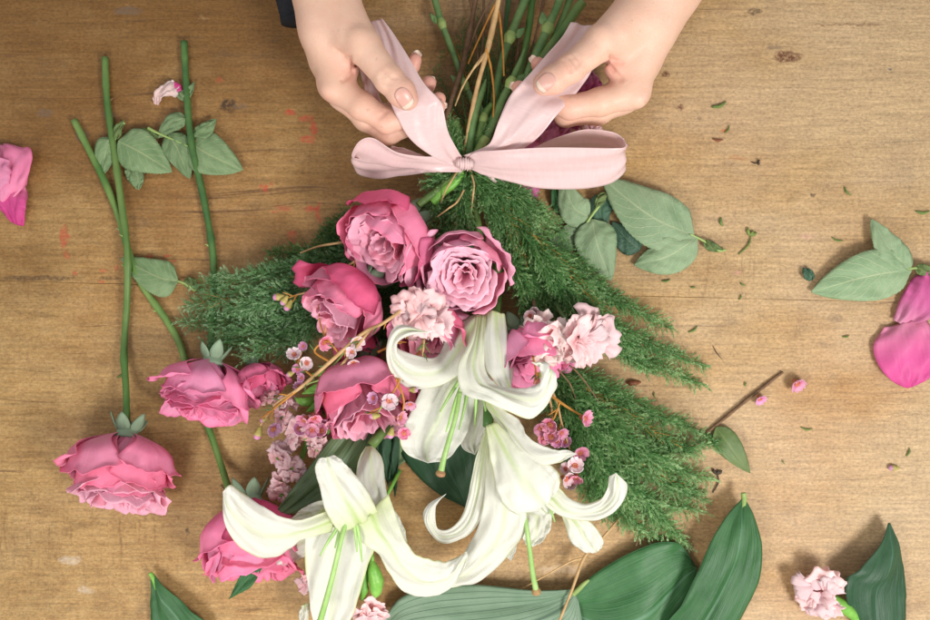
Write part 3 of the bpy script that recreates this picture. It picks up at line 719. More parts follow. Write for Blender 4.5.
# green buds between the two lower petals
root = thing('green_bud', 'pair of plump green buds under the lowest lily, above a small pink carnation', 'flower bud', (370, 575, 40))
tube('bud', [(371, 560, 50), (373, 568, 50), (376, 580, 48), (376, 592, 46), (375, 598, 44)], [2, 5.5, 7.5, 5.5, .8], M['bud'], root, n=12)
tube('bud', [(366, 563, 44), (364, 572, 44), (363, 584, 42), (364, 590, 42), (362, 600, 40)], [2, 4.5, 5, 4.5, 1.5], M['bud'], root, n=12)
tube('stem', [(372, 562, 50), (372, 555, 50), (368, 535, 40), (400, 470, 12)], 2, M['bud'], root)

# ------------------------------------------------------------------ broad leaves and rose foliage
G = 'broad leaves around the bouquet'
def bigleaf(label, rows, mat, **k):
    kw = dict(nu=27, nv=60, cup=4, mid=1.5, wave=1.2, wf=1.2, rough=1.2, plea=.35, thick=.7); kw.update(k)
    return patch('broad_leaf', rows, M[mat], None, label=label, cat='leaf', group=G, **kw)
bigleaf('large pale grey-green leaf with dark parallel veins along the bottom edge', [(574, 589, 16, 578, 600, 12), (530, 590, 18, 580, 632, 12), (475, 585, 16, 548, 665, 12), (430, 587, 14, 490, 675, 10), (400, 598, 12, 435, 670, 8), (386, 618, 8, 398, 655, 8), (378, 640, 6)], 'aspi_light')
bigleaf('wide glossy dark green leaf at bottom, partly beneath the upright one', [(572, 590, 10, 578, 640, 6), (602, 569, 14, 612, 680, 6), (634, 551, 16, 650, 680, 8), (660, 542, 14, 678, 645, 8), (681, 545, 10, 692, 605, 6), (697, 568, 5)], 'aspi')
bigleaf('upright glossy dark leaf ending in a short pale stalk at bottom right of the bouquet', [(742, 499, 20, 745, 499, 20), (728, 514, 26, 754, 517, 22), (712, 540, 30, 762, 544, 20), (697, 572, 30, 760, 573, 16), (682, 602, 26, 747, 604, 14), (664, 632, 20, 727, 637, 10), (680, 668, 8)], 'aspi', cup=6, mid=3)
tube('leaf_stalk', [(743.5, 493, 20), (744, 500, 20), (743, 512, 23)], [2.6, 3, 1.6], M['node'], D.objects['broad_leaf.002'])
tube('leaf_stalk', [(589, 580, 26), (584, 584, 24), (578, 590, 20), (573, 594, 17)], [1.2, 2.2, 2.6, 3], M['node'], D.objects['broad_leaf'])
bigleaf('dark pointed leaf at the lower right corner, behind a small pink carnation', [(888, 523, 16, 890, 523, 16), (879, 547, 26, 900, 549, 12), (861, 568, 30, 905, 577, 8), (845, 581, 26, 904, 602, 6), (850, 612, 18, 902, 632, 6), (878, 665, 6)], 'slate', cup=5)
bigleaf('half-seen dark leaf cut by the bottom edge at far left', [(151, 574, 8, 154, 574, 8), (151, 590, 10, 166, 589, 14), (151, 607, 6, 188, 607, 14), (156, 630, 4, 212, 630, 8), (190, 670, 4)], 'aspi')
tube('leaf_stalk', [(150, 573, 9), (153, 578, 9), (156, 590, 11)], [2.4, 2.4, 1], M['bud'], D.objects['broad_leaf.004'])
bigleaf('olive green ribbed leaf slanting over the pink stock, behind the lowest lily', [(350, 415, 34, 378, 424, 34), (331, 438, 42, 372, 452, 38), (310, 466, 50, 350, 480, 42), (291, 490, 56, 320, 502, 50), (280, 506, 58, 297, 513, 54), (275, 515, 57)], 'olive', cup=4, mid=2)
bigleaf('very dark broad leaf under the big petal of the upper lily', [(404, 430, 10, 470, 425, 14), (402, 455, 8, 486, 450, 14), (424, 482, 6, 482, 475, 10), (448, 499, 5, 478, 494, 8), (466, 508, 4)], 'slate')
bigleaf('dull green leaf spreading on the wood between the two lilies', [(385, 425, 4, 415, 430, 6), (382, 445, 4, 412, 452, 6), (388, 462, 3, 404, 462, 4), (390, 470, 3)], 'roseleaf_left', nu=13, nv=24)
bigleaf('narrow dark blade hanging left of the upper lily stigma', [(388, 428, 16, 399, 428, 18), (389, 455, 14, 399, 455, 18), (391, 478, 10, 398, 478, 12), (395, 497, 8)], 'slate', nu=9, nv=24, cup=2)
bigleaf('narrow dark blade beside the upper back petal of the lowest lily', [(374, 428, 20, 390, 428, 20), (376, 452, 16, 392, 450, 18), (384, 474, 12, 391, 474, 14), (388, 488, 9)], 'slate', nu=9, nv=24, cup=2)
bigleaf('small sharp dark leaf poking from under the lily petal over the loose rose', [(258, 548, 60, 266, 552, 60), (246, 562, 66, 262, 568, 62), (238, 580, 66, 251, 586, 64), (229, 599, 60)], 'aspi', nu=11, nv=24, cup=2)

GLV = 'loose rose leaves on the wood'
def rl(mr, w, mat, parent, tilt=0, **k):
    kw = dict(cup=2.0, mid=1.0, wave=1.2, wf=1.6, rough=.8, serr=.7, nv=56); kw.update(k)
    return leaf('leaflet', mr, w, M[mat], parent, tilt=tilt, **kw)
r = thing('rose_leaf', 'grey-green rose leaf lying behind the crossing left stems', 'leaf', (140, 160, 0), GLV)
rl([(118, 141, 8), (140, 152, 10), (172, 172, 5)], 42, 'roseleaf_left', r, seed=4)
rl([(113, 138, 4), (106, 152, 6), (102, 176, 4)], 24, 'roseleaf_left', r, seed=6)
rl([(128, 165, 5), (136, 178, 6), (139, 190, 4)], 16, 'roseleaf_left', r, seed=5)
tube('leaf_stalk', [(124, 122, 7), (119, 128, 7), (115, 140, 6)], [2.2, 1.2, 1], M['node'], r)
rl([(117, 139, 7), (118, 130, 9), (124, 120, 8)], 8, 'smallleaf', r)
r = thing('rose_leaf', 'cluster of rose leaflets behind the right-hand loose stem', 'leaf', (190, 140, 0), GLV)
rl([(187, 118, 8), (172, 123, 10), (158, 138, 6)], 17, 'roseleaf_left', r, seed=14)
rl([(193, 138, 5), (205, 130, 9), (216, 119, 8)], 15, 'roseleaf_left', r, seed=15)
rl([(168, 133, 5), (178, 150, 7), (190, 179, 4)], 28, 'roseleaf_left', r, seed=16)
rl([(190, 143, 5), (210, 155, 9), (243, 170, 5)], 42, 'roseleaf_left', r, seed=17)
rl([(140, 129, 5), (150, 135, 7), (160, 137, 5)], 8, 'smallleaf', r, seed=18)
tube('leaf_stalk', [(148, 128, 7), (158, 133, 8), (172, 139, 8), (188, 146, 8)], [1.8, 1.2, 1, .8], M['node'], r)
r = thing('rose_leaf', 'single rose leaf with yellowing stalk, right of where the two stems cross', 'leaf', (155, 275, 0), GLV)
rl([(178, 281, 5), (158, 277, 9), (121, 258, 4)], 36, 'roseleaf_left', r, seed=24)
tube('leaf_stalk', [(178, 281, 5), (186, 284, 6), (196, 290, 4)], [1, 1.6, 2.6], M['node'], r)
rl([(184, 281, 5), (192, 284, 6), (199, 292, 4)], 11, 'smallleaf', r, seed=25)
r = thing('rose_leaf', 'pale rose leaf spray of two big leaflets right of the ribbon loop', 'leaf', (650, 225, 0), GLV)
rl([(640, 250, 3), (628, 240, 4), (612, 222, 3)], 26, 'roseleaf_dark', r, seed=35)
rl([(694, 236, 8), (650, 216, 16), (602, 178, 10)], 56, 'roseleaf', r, seed=34)
rl([(697, 237, 8), (668, 256, 13), (634, 265, 6)], 38, 'roseleaf', r, seed=36)
tube('leaf_stalk', [(690, 234, 9), (704, 241, 7), (718, 250, 5), (726, 250, 4)], [1, 1.2, 1.6, 1], M['node'], r)
rl([(704, 241, 6), (712, 247, 7), (724, 250, 4)], 9, 'smallleaf', r)
r = thing('rose_leaf', 'rose leaf spray with drooping leaflets half under the ribbon loop', 'leaf', (590, 240, 0), GLV)
rl([(608, 195, 5), (600, 210, 6), (606, 228, 4)], 24, 'roseleaf_dark', r, seed=45)
rl([(590, 217, 7), (574, 208, 12), (562, 180, 10)], 32, 'roseleaf', r, seed=44)
rl([(584, 228, 6), (570, 238, 8), (545, 246, 5)], 26, 'roseleaf', r, seed=46)
rl([(592, 219, 8), (597, 245, 14), (611, 281, 6)], 42, 'roseleaf', r, seed=47)
rl([(560, 215, 6), (556, 200, 8), (552, 180, 6)], 10, 'aspi', r, serr=0)
tube('leaf_stalk', [(605, 196, 12), (598, 207, 12), (590, 218, 10), (578, 236, 7)], [2.2, 1.6, 1.2, 1], M['node'], r)
rl([(605, 193, 13), (600, 200, 14), (596, 208, 12)], 9, 'smallleaf', r)
r = thing('rose_leaf', 'pale rose leaf pair at far right, joined above the magenta petals', 'leaf', (870, 270, 0), GLV)
rl([(812, 280, 4), (808, 274, 6), (803, 268, 4)], 10, 'roseleaf_dark', r)
rl([(912, 269, 8), (865, 277, 16), (811, 292, 6)], 50, 'roseleaf', r, seed=54)
rl([(911, 270, 8), (890, 250, 14), (871, 219, 10)], 29, 'roseleaf', r, seed=55)
tube('leaf_stalk', [(900, 270, 9), (916, 268, 9), (926, 268, 8), (940, 270, 8)], [.9, 1.3, 2.2, 3.], M['node'], r)
rl([(915, 268, 8), (924, 270, 10), (936, 273, 8)], 11, 'smallleaf', r)
leaf('small_leaf', [(716, 427, 4), (730, 447, 8), (750, 473, 3)], 25, M['smallleaf'], label='small olive leaf with a brown tip, alone beside the bare twig', cat='leaf', cup=2, wave=.8, mid=1)

# loose petals
GP = 'loose magenta petals'
def lp(label, rows_list, mats=('magenta',)):
    r = thing('rose_petal', label, 'petal', rows_list[0][1][:2]+(0,), GP)
    for i, rw in enumerate(rows_list):
        patch('petal', rw, M[mats[i % len(mats)]], r, nu=15, nv=30, cup=4, wave=2.5, wf=2, rough=1.6, plea=1.0, mid=0, seed=i*7+int(rw[0][0]))
    return r
lp('crumpled pink petals cut by the left edge of the photo', [[(-8, 150, 4, 8, 144, 4), (-12, 170, 8, 32, 150, 16), (-12, 195, 8, 28, 180, 16), (0, 205, 6, 12, 200, 8)], [(-12, 175, 4, 26, 183, 8), (-8, 200, 6, 26, 205, 12), (12, 222, 4, 24, 226, 6)], [(-14, 150, 12, 8, 160, 22), (-10, 175, 12, 10, 180, 20), (-8, 198, 8, 4, 198, 10)]], ('rose_mauve', 'magenta', 'rose_mauve'))
lp('two wide magenta petals at the right edge under the pale leaf pair', [[(893, 320, 5, 905, 326, 8), (900, 300, 7, 930, 318, 14), (912, 280, 8, 944, 300, 14), (922, 272, 6, 940, 280, 8)], [(884, 328, 4, 925, 318, 8), (874, 345, 8, 938, 335, 12), (880, 368, 8, 940, 360, 12), (896, 384, 5, 925, 380, 8), (908, 388, 3)]])
lp('magenta petal showing below the bow beside the conifer', [[(506, 180, 18, 540, 180, 18), (505, 192, 16, 538, 196, 16), (514, 200, 12, 532, 204, 12)]])
lp('magenta petals in the gap between the right ribbon tail and its loop', mats=('rose_mauve', 'magenta'), rows_list=[[(543, 117, 30, 556, 120, 30), (538, 128, 34, 560, 136, 34), (540, 142, 30, 550, 144, 30)], [(560, 124, 26, 572, 130, 26), (548, 134, 30, 564, 144, 28), (545, 146, 26, 552, 152, 26)], [(512, 148, 26, 540, 138, 26), (512, 158, 24, 540, 152, 24)]])
lp('bright pink petal seen through the right thumb and finger', [[(582, 76, 14, 592, 70, 14), (574, 88, 14, 602, 84, 14), (584, 96, 12, 596, 98, 12)]])
lp('tiny shrivelled white and pink petal by the top of the right loose stem', [[(155, 104, 2, 158, 105, 2), (154, 92, 4, 164, 98, 8), (163, 84, 5, 175, 95, 9), (174, 82, 4, 181, 90, 5)]], ('carnation_pale',))
patch('petal', [(166, 84, 7, 172, 92, 10), (173, 82, 8, 180, 91, 8), (180, 84, 6, 182, 89, 5)], M['magenta'], D.objects['rose_petal.005'], nu=9, nv=12)
rl([(177, 92, 4), (186, 95, 6), (194, 82, 5)], 11, 'roseleaf_left', D.objects['rose_petal.005'], serr=0)

# ------------------------------------------------------------------ satin bow
bow = thing('ribbon_bow', 'blush pink satin ribbon being tied in a bow round the stems', 'ribbon', (465, 163, 50))
def rib(name, rows, **k):
    kw = dict(nu=21, nv=90, cup=0, mid=0, wave=.9, wf=2.0, rough=1.3, plea=.8, thick=.4); k['plea'] = k.get('plea', .8)*.7; k['pf'] = .8; k['pd'] = (.16, .5); k['rc'] = .04; k['rb'] = .45; kw.update(k)
    return patch(name, rows, M['satin'], bow, **kw)
rib('ribbon_tail', [(369, 22, 78, 382, 18, 84), (376, 36, 88, 394, 34, 92), (380, 55, 96, 408, 56, 100), (384, 82, 99, 424, 83, 102), (392, 106, 101, 439, 99, 100), (398, 119, 96, 443, 108, 97), (410, 139, 86, 448, 131, 84), (432, 156, 72, 457, 149, 70), (449, 164, 60, 463, 158, 60), (456, 166, 56, 464, 163, 56)], seed=5, rough=.9, plea=1.3)
rib('ribbon_tail', [(358, 62, 60, 376, 66, 62), (362, 80, 62, 378, 85, 64), (368, 98, 66, 382, 102, 68), (385, 112, 70, 400, 118, 72)], nv=30)
rib('ribbon_tail', [(570, 25, 86, 602, 25, 84), (560, 40, 92, 600, 48, 88), (547, 54, 96, 590, 74, 88), (535, 68, 98, 580, 88, 88), (522, 82, 98, 568, 103, 92), (509, 97, 98, 556, 116, 98), (499, 120, 90, 541, 134, 92), (490, 143, 78, 525, 148, 82), (477, 150, 68, 505, 157, 74), (464, 155, 60, 476, 167, 62)], seed=9, plea=1.6, wave=2, rough=1.6)
rib('ribbon_loop', [(466, 160, 58, 468, 168, 56), (475, 152, 70, 478, 173, 60), (498, 150, 84, 508, 182, 62), (545, 147, 96, 545, 188, 62), (588, 147, 98, 585, 188, 60), (616, 147, 98, 608, 185, 58), (625, 145, 94, 624, 172, 56), (623, 137, 88, 622, 165, 48), (610, 130, 84, 610, 160, 44), (585, 129, 80, 585, 158, 40), (558, 137, 76, 555, 160, 44), (532, 149, 66, 520, 166, 48), (500, 158, 58, 495, 168, 50), (474, 162, 54, 476, 168, 52)], seed=15, nv=150, rough=1.2, plea=1.2, wave=1)
rib('ribbon_loop', [(460, 158, 58, 462, 172, 54), (446, 156, 66, 440, 171, 56), (424, 157, 76, 418, 168, 62), (398, 152, 88, 392, 167, 66), (374, 138, 92, 368, 164, 62), (360, 142, 90, 355, 161, 54), (352, 155, 80, 353, 164, 40), (357, 159, 64, 360, 173, 36), (374, 163, 58, 378, 178, 36), (400, 166, 56, 400, 176, 40), (430, 165, 54, 428, 173, 44), (458, 166, 52, 458, 172, 48)], seed=19, nv=130, rough=.9, plea=.9, wave=.8)
# upper twisted length of the left loop, crossing behind
rib('ribbon_loop', [(392, 145, 66, 384, 160, 56), (412, 151, 66, 402, 168, 54), (432, 158, 62, 425, 172, 50), (456, 163, 56, 452, 171, 50)], nv=30, seed=23)
# pleated knot
nn, mm = 34, 30; V = []
for i in range(mm):
    xx = -8+16*i/(mm-1)
    for j in range(nn):
        a = j/nn*6.283
        rr = 6.2+.85*math.sin(xx*2.7+.5*math.sin(a*2))+.7*math.sin(a*2+1)-.035*xx*xx+.5*math.sin(xx*1.1+a)
        V.append((xx, rr*math.sin(a)*1.0, rr*math.cos(a)*.95))
Fk = [(i*nn+j, i*nn+(j+1) % nn, (i+1)*nn+(j+1) % nn, (i+1)*nn+j) for i in range(mm-1) for j in range(nn)]+[tuple(range(nn)), tuple((mm-1)*nn+k for k in range(nn))[::-1]]
V = np.array(V); ca, sa = math.cos(-.08), math.sin(-.08)
V = np.stack([V[:, 0]*ca-V[:, 1]*sa, V[:, 0]*sa+V[:, 1]*ca, V[:, 2]], 1)+Wp(465, 164, 62)
mk('knot', V, Fk, M['satin'], bow, np.tile([.5, .5], (len(V), 1))+V[:, :2]*.02)
rib('ribbon_tail', [(470, 168, 50, 478, 166, 52), (484, 176, 52, 494, 174, 54), (500, 184, 44, 507, 182, 48), (504, 187, 40, 508, 184, 44)], nv=20)
# ------------------------------------------------------------------ hands: one smooth surface from rounded bones
def smin(a, b, k):
    h = np.clip(.5+.5*(b-a)/k, 0, 1)
    return b*(1-h)+a*h-k*h*(1-h)

def cone(X, Y, Z, a, b):
    pa = np.array(a[:3]); pb = np.array(b[:3]); ra, rb = a[3], b[3]
    ba = pb-pa; L2 = (ba**2).sum()
    t = np.clip(((X-pa[0])*ba[0]+(Y-pa[1])*ba[1]+(Z-pa[2])*ba[2])/L2, 0, 1)
    d = np.sqrt((X-pa[0]-t*ba[0])**2+(Y-pa[1]-t*ba[1])**2+(Z-pa[2]-t*ba[2])**2)
    return d-(ra+(rb-ra)*t)

def surface_nets(f, o, h):
    s = f < 0
    nx, ny, nz = f.shape
    cnt = np.zeros((nx-1, ny-1, nz-1), np.float32); acc = np.zeros((nx-1, ny-1, nz-1, 3), np.float32)
    def sl(off): return f[off[0]:nx-1+off[0], off[1]:ny-1+off[1], off[2]:nz-1+off[2]]
    for ax in range(3):
        for p in ((0, 0), (0, 1), (1, 0), (1, 1)):
            o0 = [0, 0, 0]; oth = [q for q in range(3) if q != ax]
            o0[oth[0]], o0[oth[1]] = p
            o1 = list(o0); o1[ax] = 1
            a, b = sl(o0), sl(o1); c = (a < 0) != (b < 0)
            t = np.where(c, a/(a-b+1e-12), 0)
            cnt += c
            for q in range(3):
                acc[..., q] += np.where(c, o0[q]+(t if q == ax else 0), 0)
    act = cnt > 0
    idx = -np.ones(act.shape, np.int64); idx[act] = np.arange(act.sum())
    g = np.stack(np.nonzero(act), -1)
    V = (g+acc[act]/cnt[act][:, None])*h+o
    F = []
    for ax in range(3):
        a = [slice(None)]*3; b = [slice(None)]*3
        a[ax] = slice(0, -1); b[ax] = slice(1, None)
        ch = s[tuple(a)] != s[tuple(b)]
        c = np.stack(np.nonzero(ch), -1)
        u, w = [(1, 2), (2, 0), (0, 1)][ax]
        ok = (c[:, u] > 0) & (c[:, w] > 0) & (c[:, u] < f.shape[u]-1) & (c[:, w] < f.shape[w]-1)
        c = c[ok]; ins = s[tuple(c.T)]
        def at(du, dw):
            q = c.copy(); q[:, u] += du; q[:, w] += dw
            return idx[tuple(q.T)]
        q = np.stack([at(-1, -1), at(0, -1), at(0, 0), at(-1, 0)], -1)
        q[~ins] = q[~ins][:, ::-1]
        F.append(q)
    return V, np.vstack(F)

def hand_sdf(palm, fingers, kp=11, kf=4.5, kj=8, creases=(), red=(), box=None, bumps=()):
    cv = lambda p: (*Wp(*p[:3]), p[3])
    palm = [[cv(a), cv(b)] for a, b in palm]; fingers = [[cv(p) for p in f] for f in fingers]
    allp = np.array([p for s_ in palm for p in s_]+[p for f in fingers for p in f])
    lo = (allp[:, :3]-allp[:, 3:]).min(0)-4; hi = (allp[:, :3]+allp[:, 3:]).max(0)+4
    h = 1.15
    ax = [np.arange(lo[q], hi[q], h) for q in range(3)]
    X, Y, Z = np.meshgrid(*ax, indexing='ij')
    X, Y, Z = (q.astype(np.float32) for q in (X, Y, Z))
    P = None
    for a, b in palm:
        d = cone(X, Y, Z, a, b); P = d if P is None else smin(P, d, kp)
    tot = None
    for f in fingers:
        d = None
        for a, b in zip(f[:-1], f[1:]):
            c = cone(X, Y, Z, a, b); d = c if d is None else smin(d, c, kf)
        # knuckles: a slight swelling at each inner joint
        for j in f[1:-1]:
            c = np.sqrt((X-j[0])**2+(Y-j[1])**2+(Z-j[2])**2)-j[3]*1.02
            d = smin(d, c, 3)
        d = smin(P, d, kj)
        tot = d if tot is None else np.minimum(tot, d)
    def topz(x, y, below=1e9):
        i = int(round((x-lo[0])/h)); j = int(round((y-lo[1])/h))
        col = tot[i, j]; k = np.nonzero((col < 0) & (ax[2] < below))[0]
        if not len(k): return None
        k = k[-1]
        if k+1 < len(col): return ax[2][k]+h*col[k]/(col[k]-col[k+1]+1e-9)
        return ax[2][k]
    for (pts, r_, dep) in bumps:     # raised knuckles / tendons
        for p in pts:
            a = Wp(p[0], p[1], p[2])
            z = topz(a[0], a[1])
            if z is None: continue
            c = np.sqrt((X-a[0])**2+(Y-a[1])**2+(Z-(z-r_+dep))**2)-r_
            tot = smin(tot, c, 6)
    for (pts, r_, dep) in creases:
        q = []
        C = cr(np.array(pts, float), max(6, len(pts)*4))
        for x, y, z0 in C:
            a = Wp(x, y, z0); z = topz(a[0], a[1], z0+14)
            if z is None: continue
            a = np.array([a[0], a[1], z+r_-dep]); q.append(a)
        for a, b in zip(q[:-1], q[1:]):
            m0 = np.minimum(a, b)-r_-5; m1 = np.maximum(a, b)+r_+5
            ii = [slice(max(0, int((m0[k]-lo[k])/h)), int((m1[k]-lo[k])/h)+2) for k in range(3)]; ii = tuple(ii)
            c = cone(X[ii], Y[ii], Z[ii], (*a, r_), (*b, r_))
            tot[ii] = -smin(-tot[ii], c, 1.6)
    V, F = surface_nets(tot, np.array([a[0] for a in ax]), h)
    # relax the lattice a little
    nV = len(V)
    E = np.vstack([F[:, [0, 1]], F[:, [1, 2]], F[:, [2, 3]], F[:, [3, 0]]])
    for it in range(3):
        acc = np.zeros_like(V); cnt = np.zeros(nV)
        for q in range(3):
            acc[:, q] = np.bincount(E[:, 0], V[E[:, 1], q], nV)+np.bincount(E[:, 1], V[E[:, 0], q], nV)
        cnt = np.bincount(E[:, 0], minlength=nV)+np.bincount(E[:, 1], minlength=nV)
        V = V*.45+.55*acc/np.maximum(cnt, 1)[:, None]
    tone = np.zeros(nV)
    for p in red:
        a = Wp(*p[:3]); d = np.linalg.norm(V-a, axis=1)
        tone = np.maximum(tone, p[4]*np.exp(-(d/(p[3]))**2))
    return V, F, tone, topz

# her right hand (left in the photo)
LH = hand_sdf(
    [((318, -150, 85, 33), (325, -20, 88, 28)), ((325, -20, 88, 28), (326, 30, 86, 24)), ((326, 25, 84, 22), (337, 86, 80, 15)),
     ((322, 0, 78, 25), (332, 60, 68, 19)), ((332, 60, 68, 18), (344, 94, 60, 14)), ((334, -5, 92, 22), (352, 34, 102, 18)), ((342, 48, 88, 13), (345, 66, 82, 12))],
    [[(340, 20, 94, 19), (363, 46, 108, 15.5), (389, 79, 114, 12.5), (401, 92, 114, 12.2), (407, 99, 113, 10.2)],
     [(333, 84, 82, 14), (362, 106, 86, 12.2), (387, 121, 84, 10.8), (414, 116, 84, 9.2), (438, 107, 86, 7)],
     [(344, 96, 64, 13), (366, 118, 64, 11.5), (388, 133, 64, 10.5), (420, 122, 62, 9), (439, 99, 74, 6.6)],
     [(345, 94, 50, 12), (372, 120, 48, 11), (396, 124, 46, 9.5), (418, 104, 50, 8.5), (429, 83, 58, 7)],
     [(342, 86, 42, 12), (368, 112, 38, 10), (392, 114, 36, 9), (408, 82, 44, 8), (415, 60, 52, 6.5)]],
    creases=[([(383, 77, 116), (386, 82, 118), (392, 85, 118)], 1.3, 1.0), ([(388, 73, 116), (391, 79, 118), (396, 81, 116)], 1.3, 1.0), ([(380, 80, 114), (384, 85, 116), (389, 88, 114)], 1.2, .8),
             ([(336, 52, 100), (345, 59, 96), (355, 64, 92)], 1.9, 1.0), ([(343, 82, 92), (349, 77, 90), (354, 73, 88)], 1.9, 1.1), ([(358, 60, 92), (354, 66, 90), (353, 73, 88)], 1.5, .6),
             ([(379, 121, 84), (384, 115, 92), (386, 111, 92)], 1.4, .4)],
    red=[(405, 98, 113, 16, .55), (352, 66, 88, 15, .55), (385, 122, 84, 18, .45), (438, 107, 86, 10, .9), (439, 99, 74, 10, .9), (429, 83, 58, 12, .9), (415, 60, 52, 12, .9), (330, 96, 82, 12, .45), (365, 105, 86, 16, .35)],
    bumps=[([(331, 92, 80)], 7, 1.6), ([(360, 42, 100)], 8, 1.0)])
# her left hand (right in the photo)
RH = hand_sdf(
    [((735, -150, 85, 38), (668, -20, 88, 33)), ((668, -20, 88, 33), (648, 20, 86, 28)), ((648, 20, 84, 27), (631, 90, 80, 16)),
     ((660, 0, 76, 28), (636, 60, 66, 21)), ((636, 60, 66, 20), (621, 98, 58, 15)), ((655, -5, 92, 26), (618, 32, 102, 18)), ((624, 44, 90, 14), (618, 66, 84, 13))],
    [[(632, 20, 96, 20), (602, 42, 108, 15.5), (571, 68, 114, 12.4), (553, 80, 114, 12), (544, 84, 113, 10.2)],
     [(634, 92, 82, 14.5), (600, 102, 86, 12.4), (570, 107, 84, 11), (545, 99, 84, 9.5), (519, 88, 84, 7.0)],
     [(624, 98, 66, 13), (598, 112, 62, 11.5), (566, 115, 62, 10.5), (550, 90, 66, 9), (538, 64, 74, 6.8)],
     [(618, 98, 50, 12), (590, 112, 46, 11), (568, 110, 44, 9.5), (552, 96, 46, 8.5), (542, 86, 48, 7)],
     [(616, 92, 42, 12), (590, 106, 38, 10), (568, 102, 36, 9), (554, 92, 38, 8), (546, 84, 42, 6.5)]],
    creases=[([(562, 62, 116), (567, 68, 118), (570, 75, 116)], 1.3, 1.0), ([(568, 59, 116), (573, 65, 118), (576, 71, 116)], 1.3, 1.0), ([(573, 57, 116), (578, 63, 116), (578, 68, 114)], 1.2, .7),
             ([(605, 58, 100), (614, 62, 96), (622, 65, 94)], 1.7, .8), ([(609, 66, 92), (614, 74, 90), (621, 81, 90)], 1.8, 1.0), ([(606, 58, 94), (608, 65, 92), (613, 72, 90)], 1.4, .5)],
    red=[(546, 83, 113, 16, .5), (612, 66, 90, 16, .6), (568, 108, 84, 18, .35), (519, 88, 84, 11, .95), (538, 64, 74, 11, .95), (634, 100, 82, 12, .3), (566, 68, 120, 12, .3)],
    bumps=[([(600, 38, 108)], 9, 1.2), ([(637, 100, 84)], 7, 1.2)])
(V1, F1, t1, top1), (V2, F2, t2, top2) = LH, RH
person = mk('person', np.vstack([V1, V2]), np.vstack([F1, F2+len(V1)]), M['skin'], loc=(465, 0, 90), cols=np.concatenate([t1, t2]),
            label='person reaching in from the top with bare hands pulling the pink ribbon', cat='person')

def nail(top, cx, cy, ux, uy, ln, wd, z0, parent):
    """nail plate laid on the finger; (ux,uy) points to the fingertip in the photo"""
    u = np.array([ux, uy], float); u /= np.linalg.norm(u); p = np.array([-u[1], u[0]])
    na, nb = 15, 13; V = []; bad = 0
    for i in range(na):
        a = -1+2*i/(na-1)
        for j in range(nb):
            b = -1+2*j/(nb-1)
            # squircle footprint
            aa, bb = a*math.sqrt(1-.42*b*b), b*math.sqrt(1-.30*a*a)
            q = np.array([cx, cy])+u*aa*ln/2+p*bb*wd/2
            w = Wp(q[0], q[1], z0)
            z = top(w[0], w[1], z0+16)
            if z is None or z < z0-14: z = None
            V.append([w[0], w[1], z if z is not None else np.nan])
    V = np.array(V)
    # fit a smooth cross curve so that the plate is continuous
    g = V.reshape(na, nb, 3)
    A, B = np.meshgrid(np.linspace(-1, 1, na), np.linspace(-1, 1, nb), indexing='ij')
    ok = ~np.isnan(g[..., 2])
    Mx = lambda a, b: np.stack([np.ones_like(a), a, b, a*a, b*b, a*b], -1)
    co, *_ = np.linalg.lstsq(Mx(A[ok], B[ok]), g[..., 2][ok], rcond=None)
    fit = Mx(A, B)@co
    g[..., 2] = fit+.45-.9*np.clip(A*-1-.55, 0, 1)-.5*np.clip(np.abs(B)-.7, 0, 1)
    nl = mk('fingernail', g.reshape(-1, 3), gridfaces(na, nb)[:, ::-1], M['nail'], parent, thick=.5)
    # white free edge
    k0 = na-4
    e = g[k0:].copy(); e[..., 2] += .30; 
    mk('nail_edge', e.reshape(-1, 3), gridfaces(4, nb)[:, ::-1], M['nailtip'], nl, thick=.4)
nail(top1, 404.5, 98.5, .60, .80, 20, 15.5, 122, person)
nail(top2, 545.5, 82.5, -.80, .62, 19, 15.5, 122, person)
def tipnail(p, d, w, ln=7):
    """nail seen edge-on beyond a fingertip"""
    d = np.array(d, float); d /= np.linalg.norm(d); s = np.array([-d[1], d[0]])
    rows = []
    for f, k in ((0, 1.), (.35, 1.), (.7, .95), (.92, .72), (1., .4)):
        c = np.array(p[:2])+d*ln*f
        rows.append((*(c+s*w/2*k), p[2]-1.5*f, *(c-s*w/2*k), p[2]-1.5*f))
    V, F, U = patchV(rows, nu=9, nv=12, cup=-1.6, mid=0, rough=0)
    n_ = mk('fingernail', V, F, M['nail'], person, U, thick=.6)
    V, F, U = patchV([tuple(np.array(r)+np.array([0, 0, .5, 0, 0, .5])) for r in rows[1:]], nu=9, nv=8, cup=-1.6, mid=0, rough=0)
    mk('nail_edge', V, F, M['nailtip'], n_, U, thick=.6)
tipnail((414, 57, 52), (.75, -.65), 9, 8); tipnail((428, 82, 58), (.9, -.35), 9, 8); tipnail((437, 99, 76), (.95, -.1), 8, 7); tipnail((438, 105, 88), (1, .05), 7, 9)
tipnail((536, 62, 76), (-.75, -.75), 8, 8); tipnail((518, 88, 86), (-.9, -.5), 8, 9)

# knitted cuff of the sleeve behind the wrist
V, F, U = tubeV([(262, -190, 66), (284, -60, 66), (296, -10, 66), (299, 14, 64), (300, 22, 64)], [44, 34, 21, 18, 17.5], 40, 60, bump=lambda q: 1+.012*np.sin(q*240))
mk('sleeve', V, F, M['sleeve'], person, U)

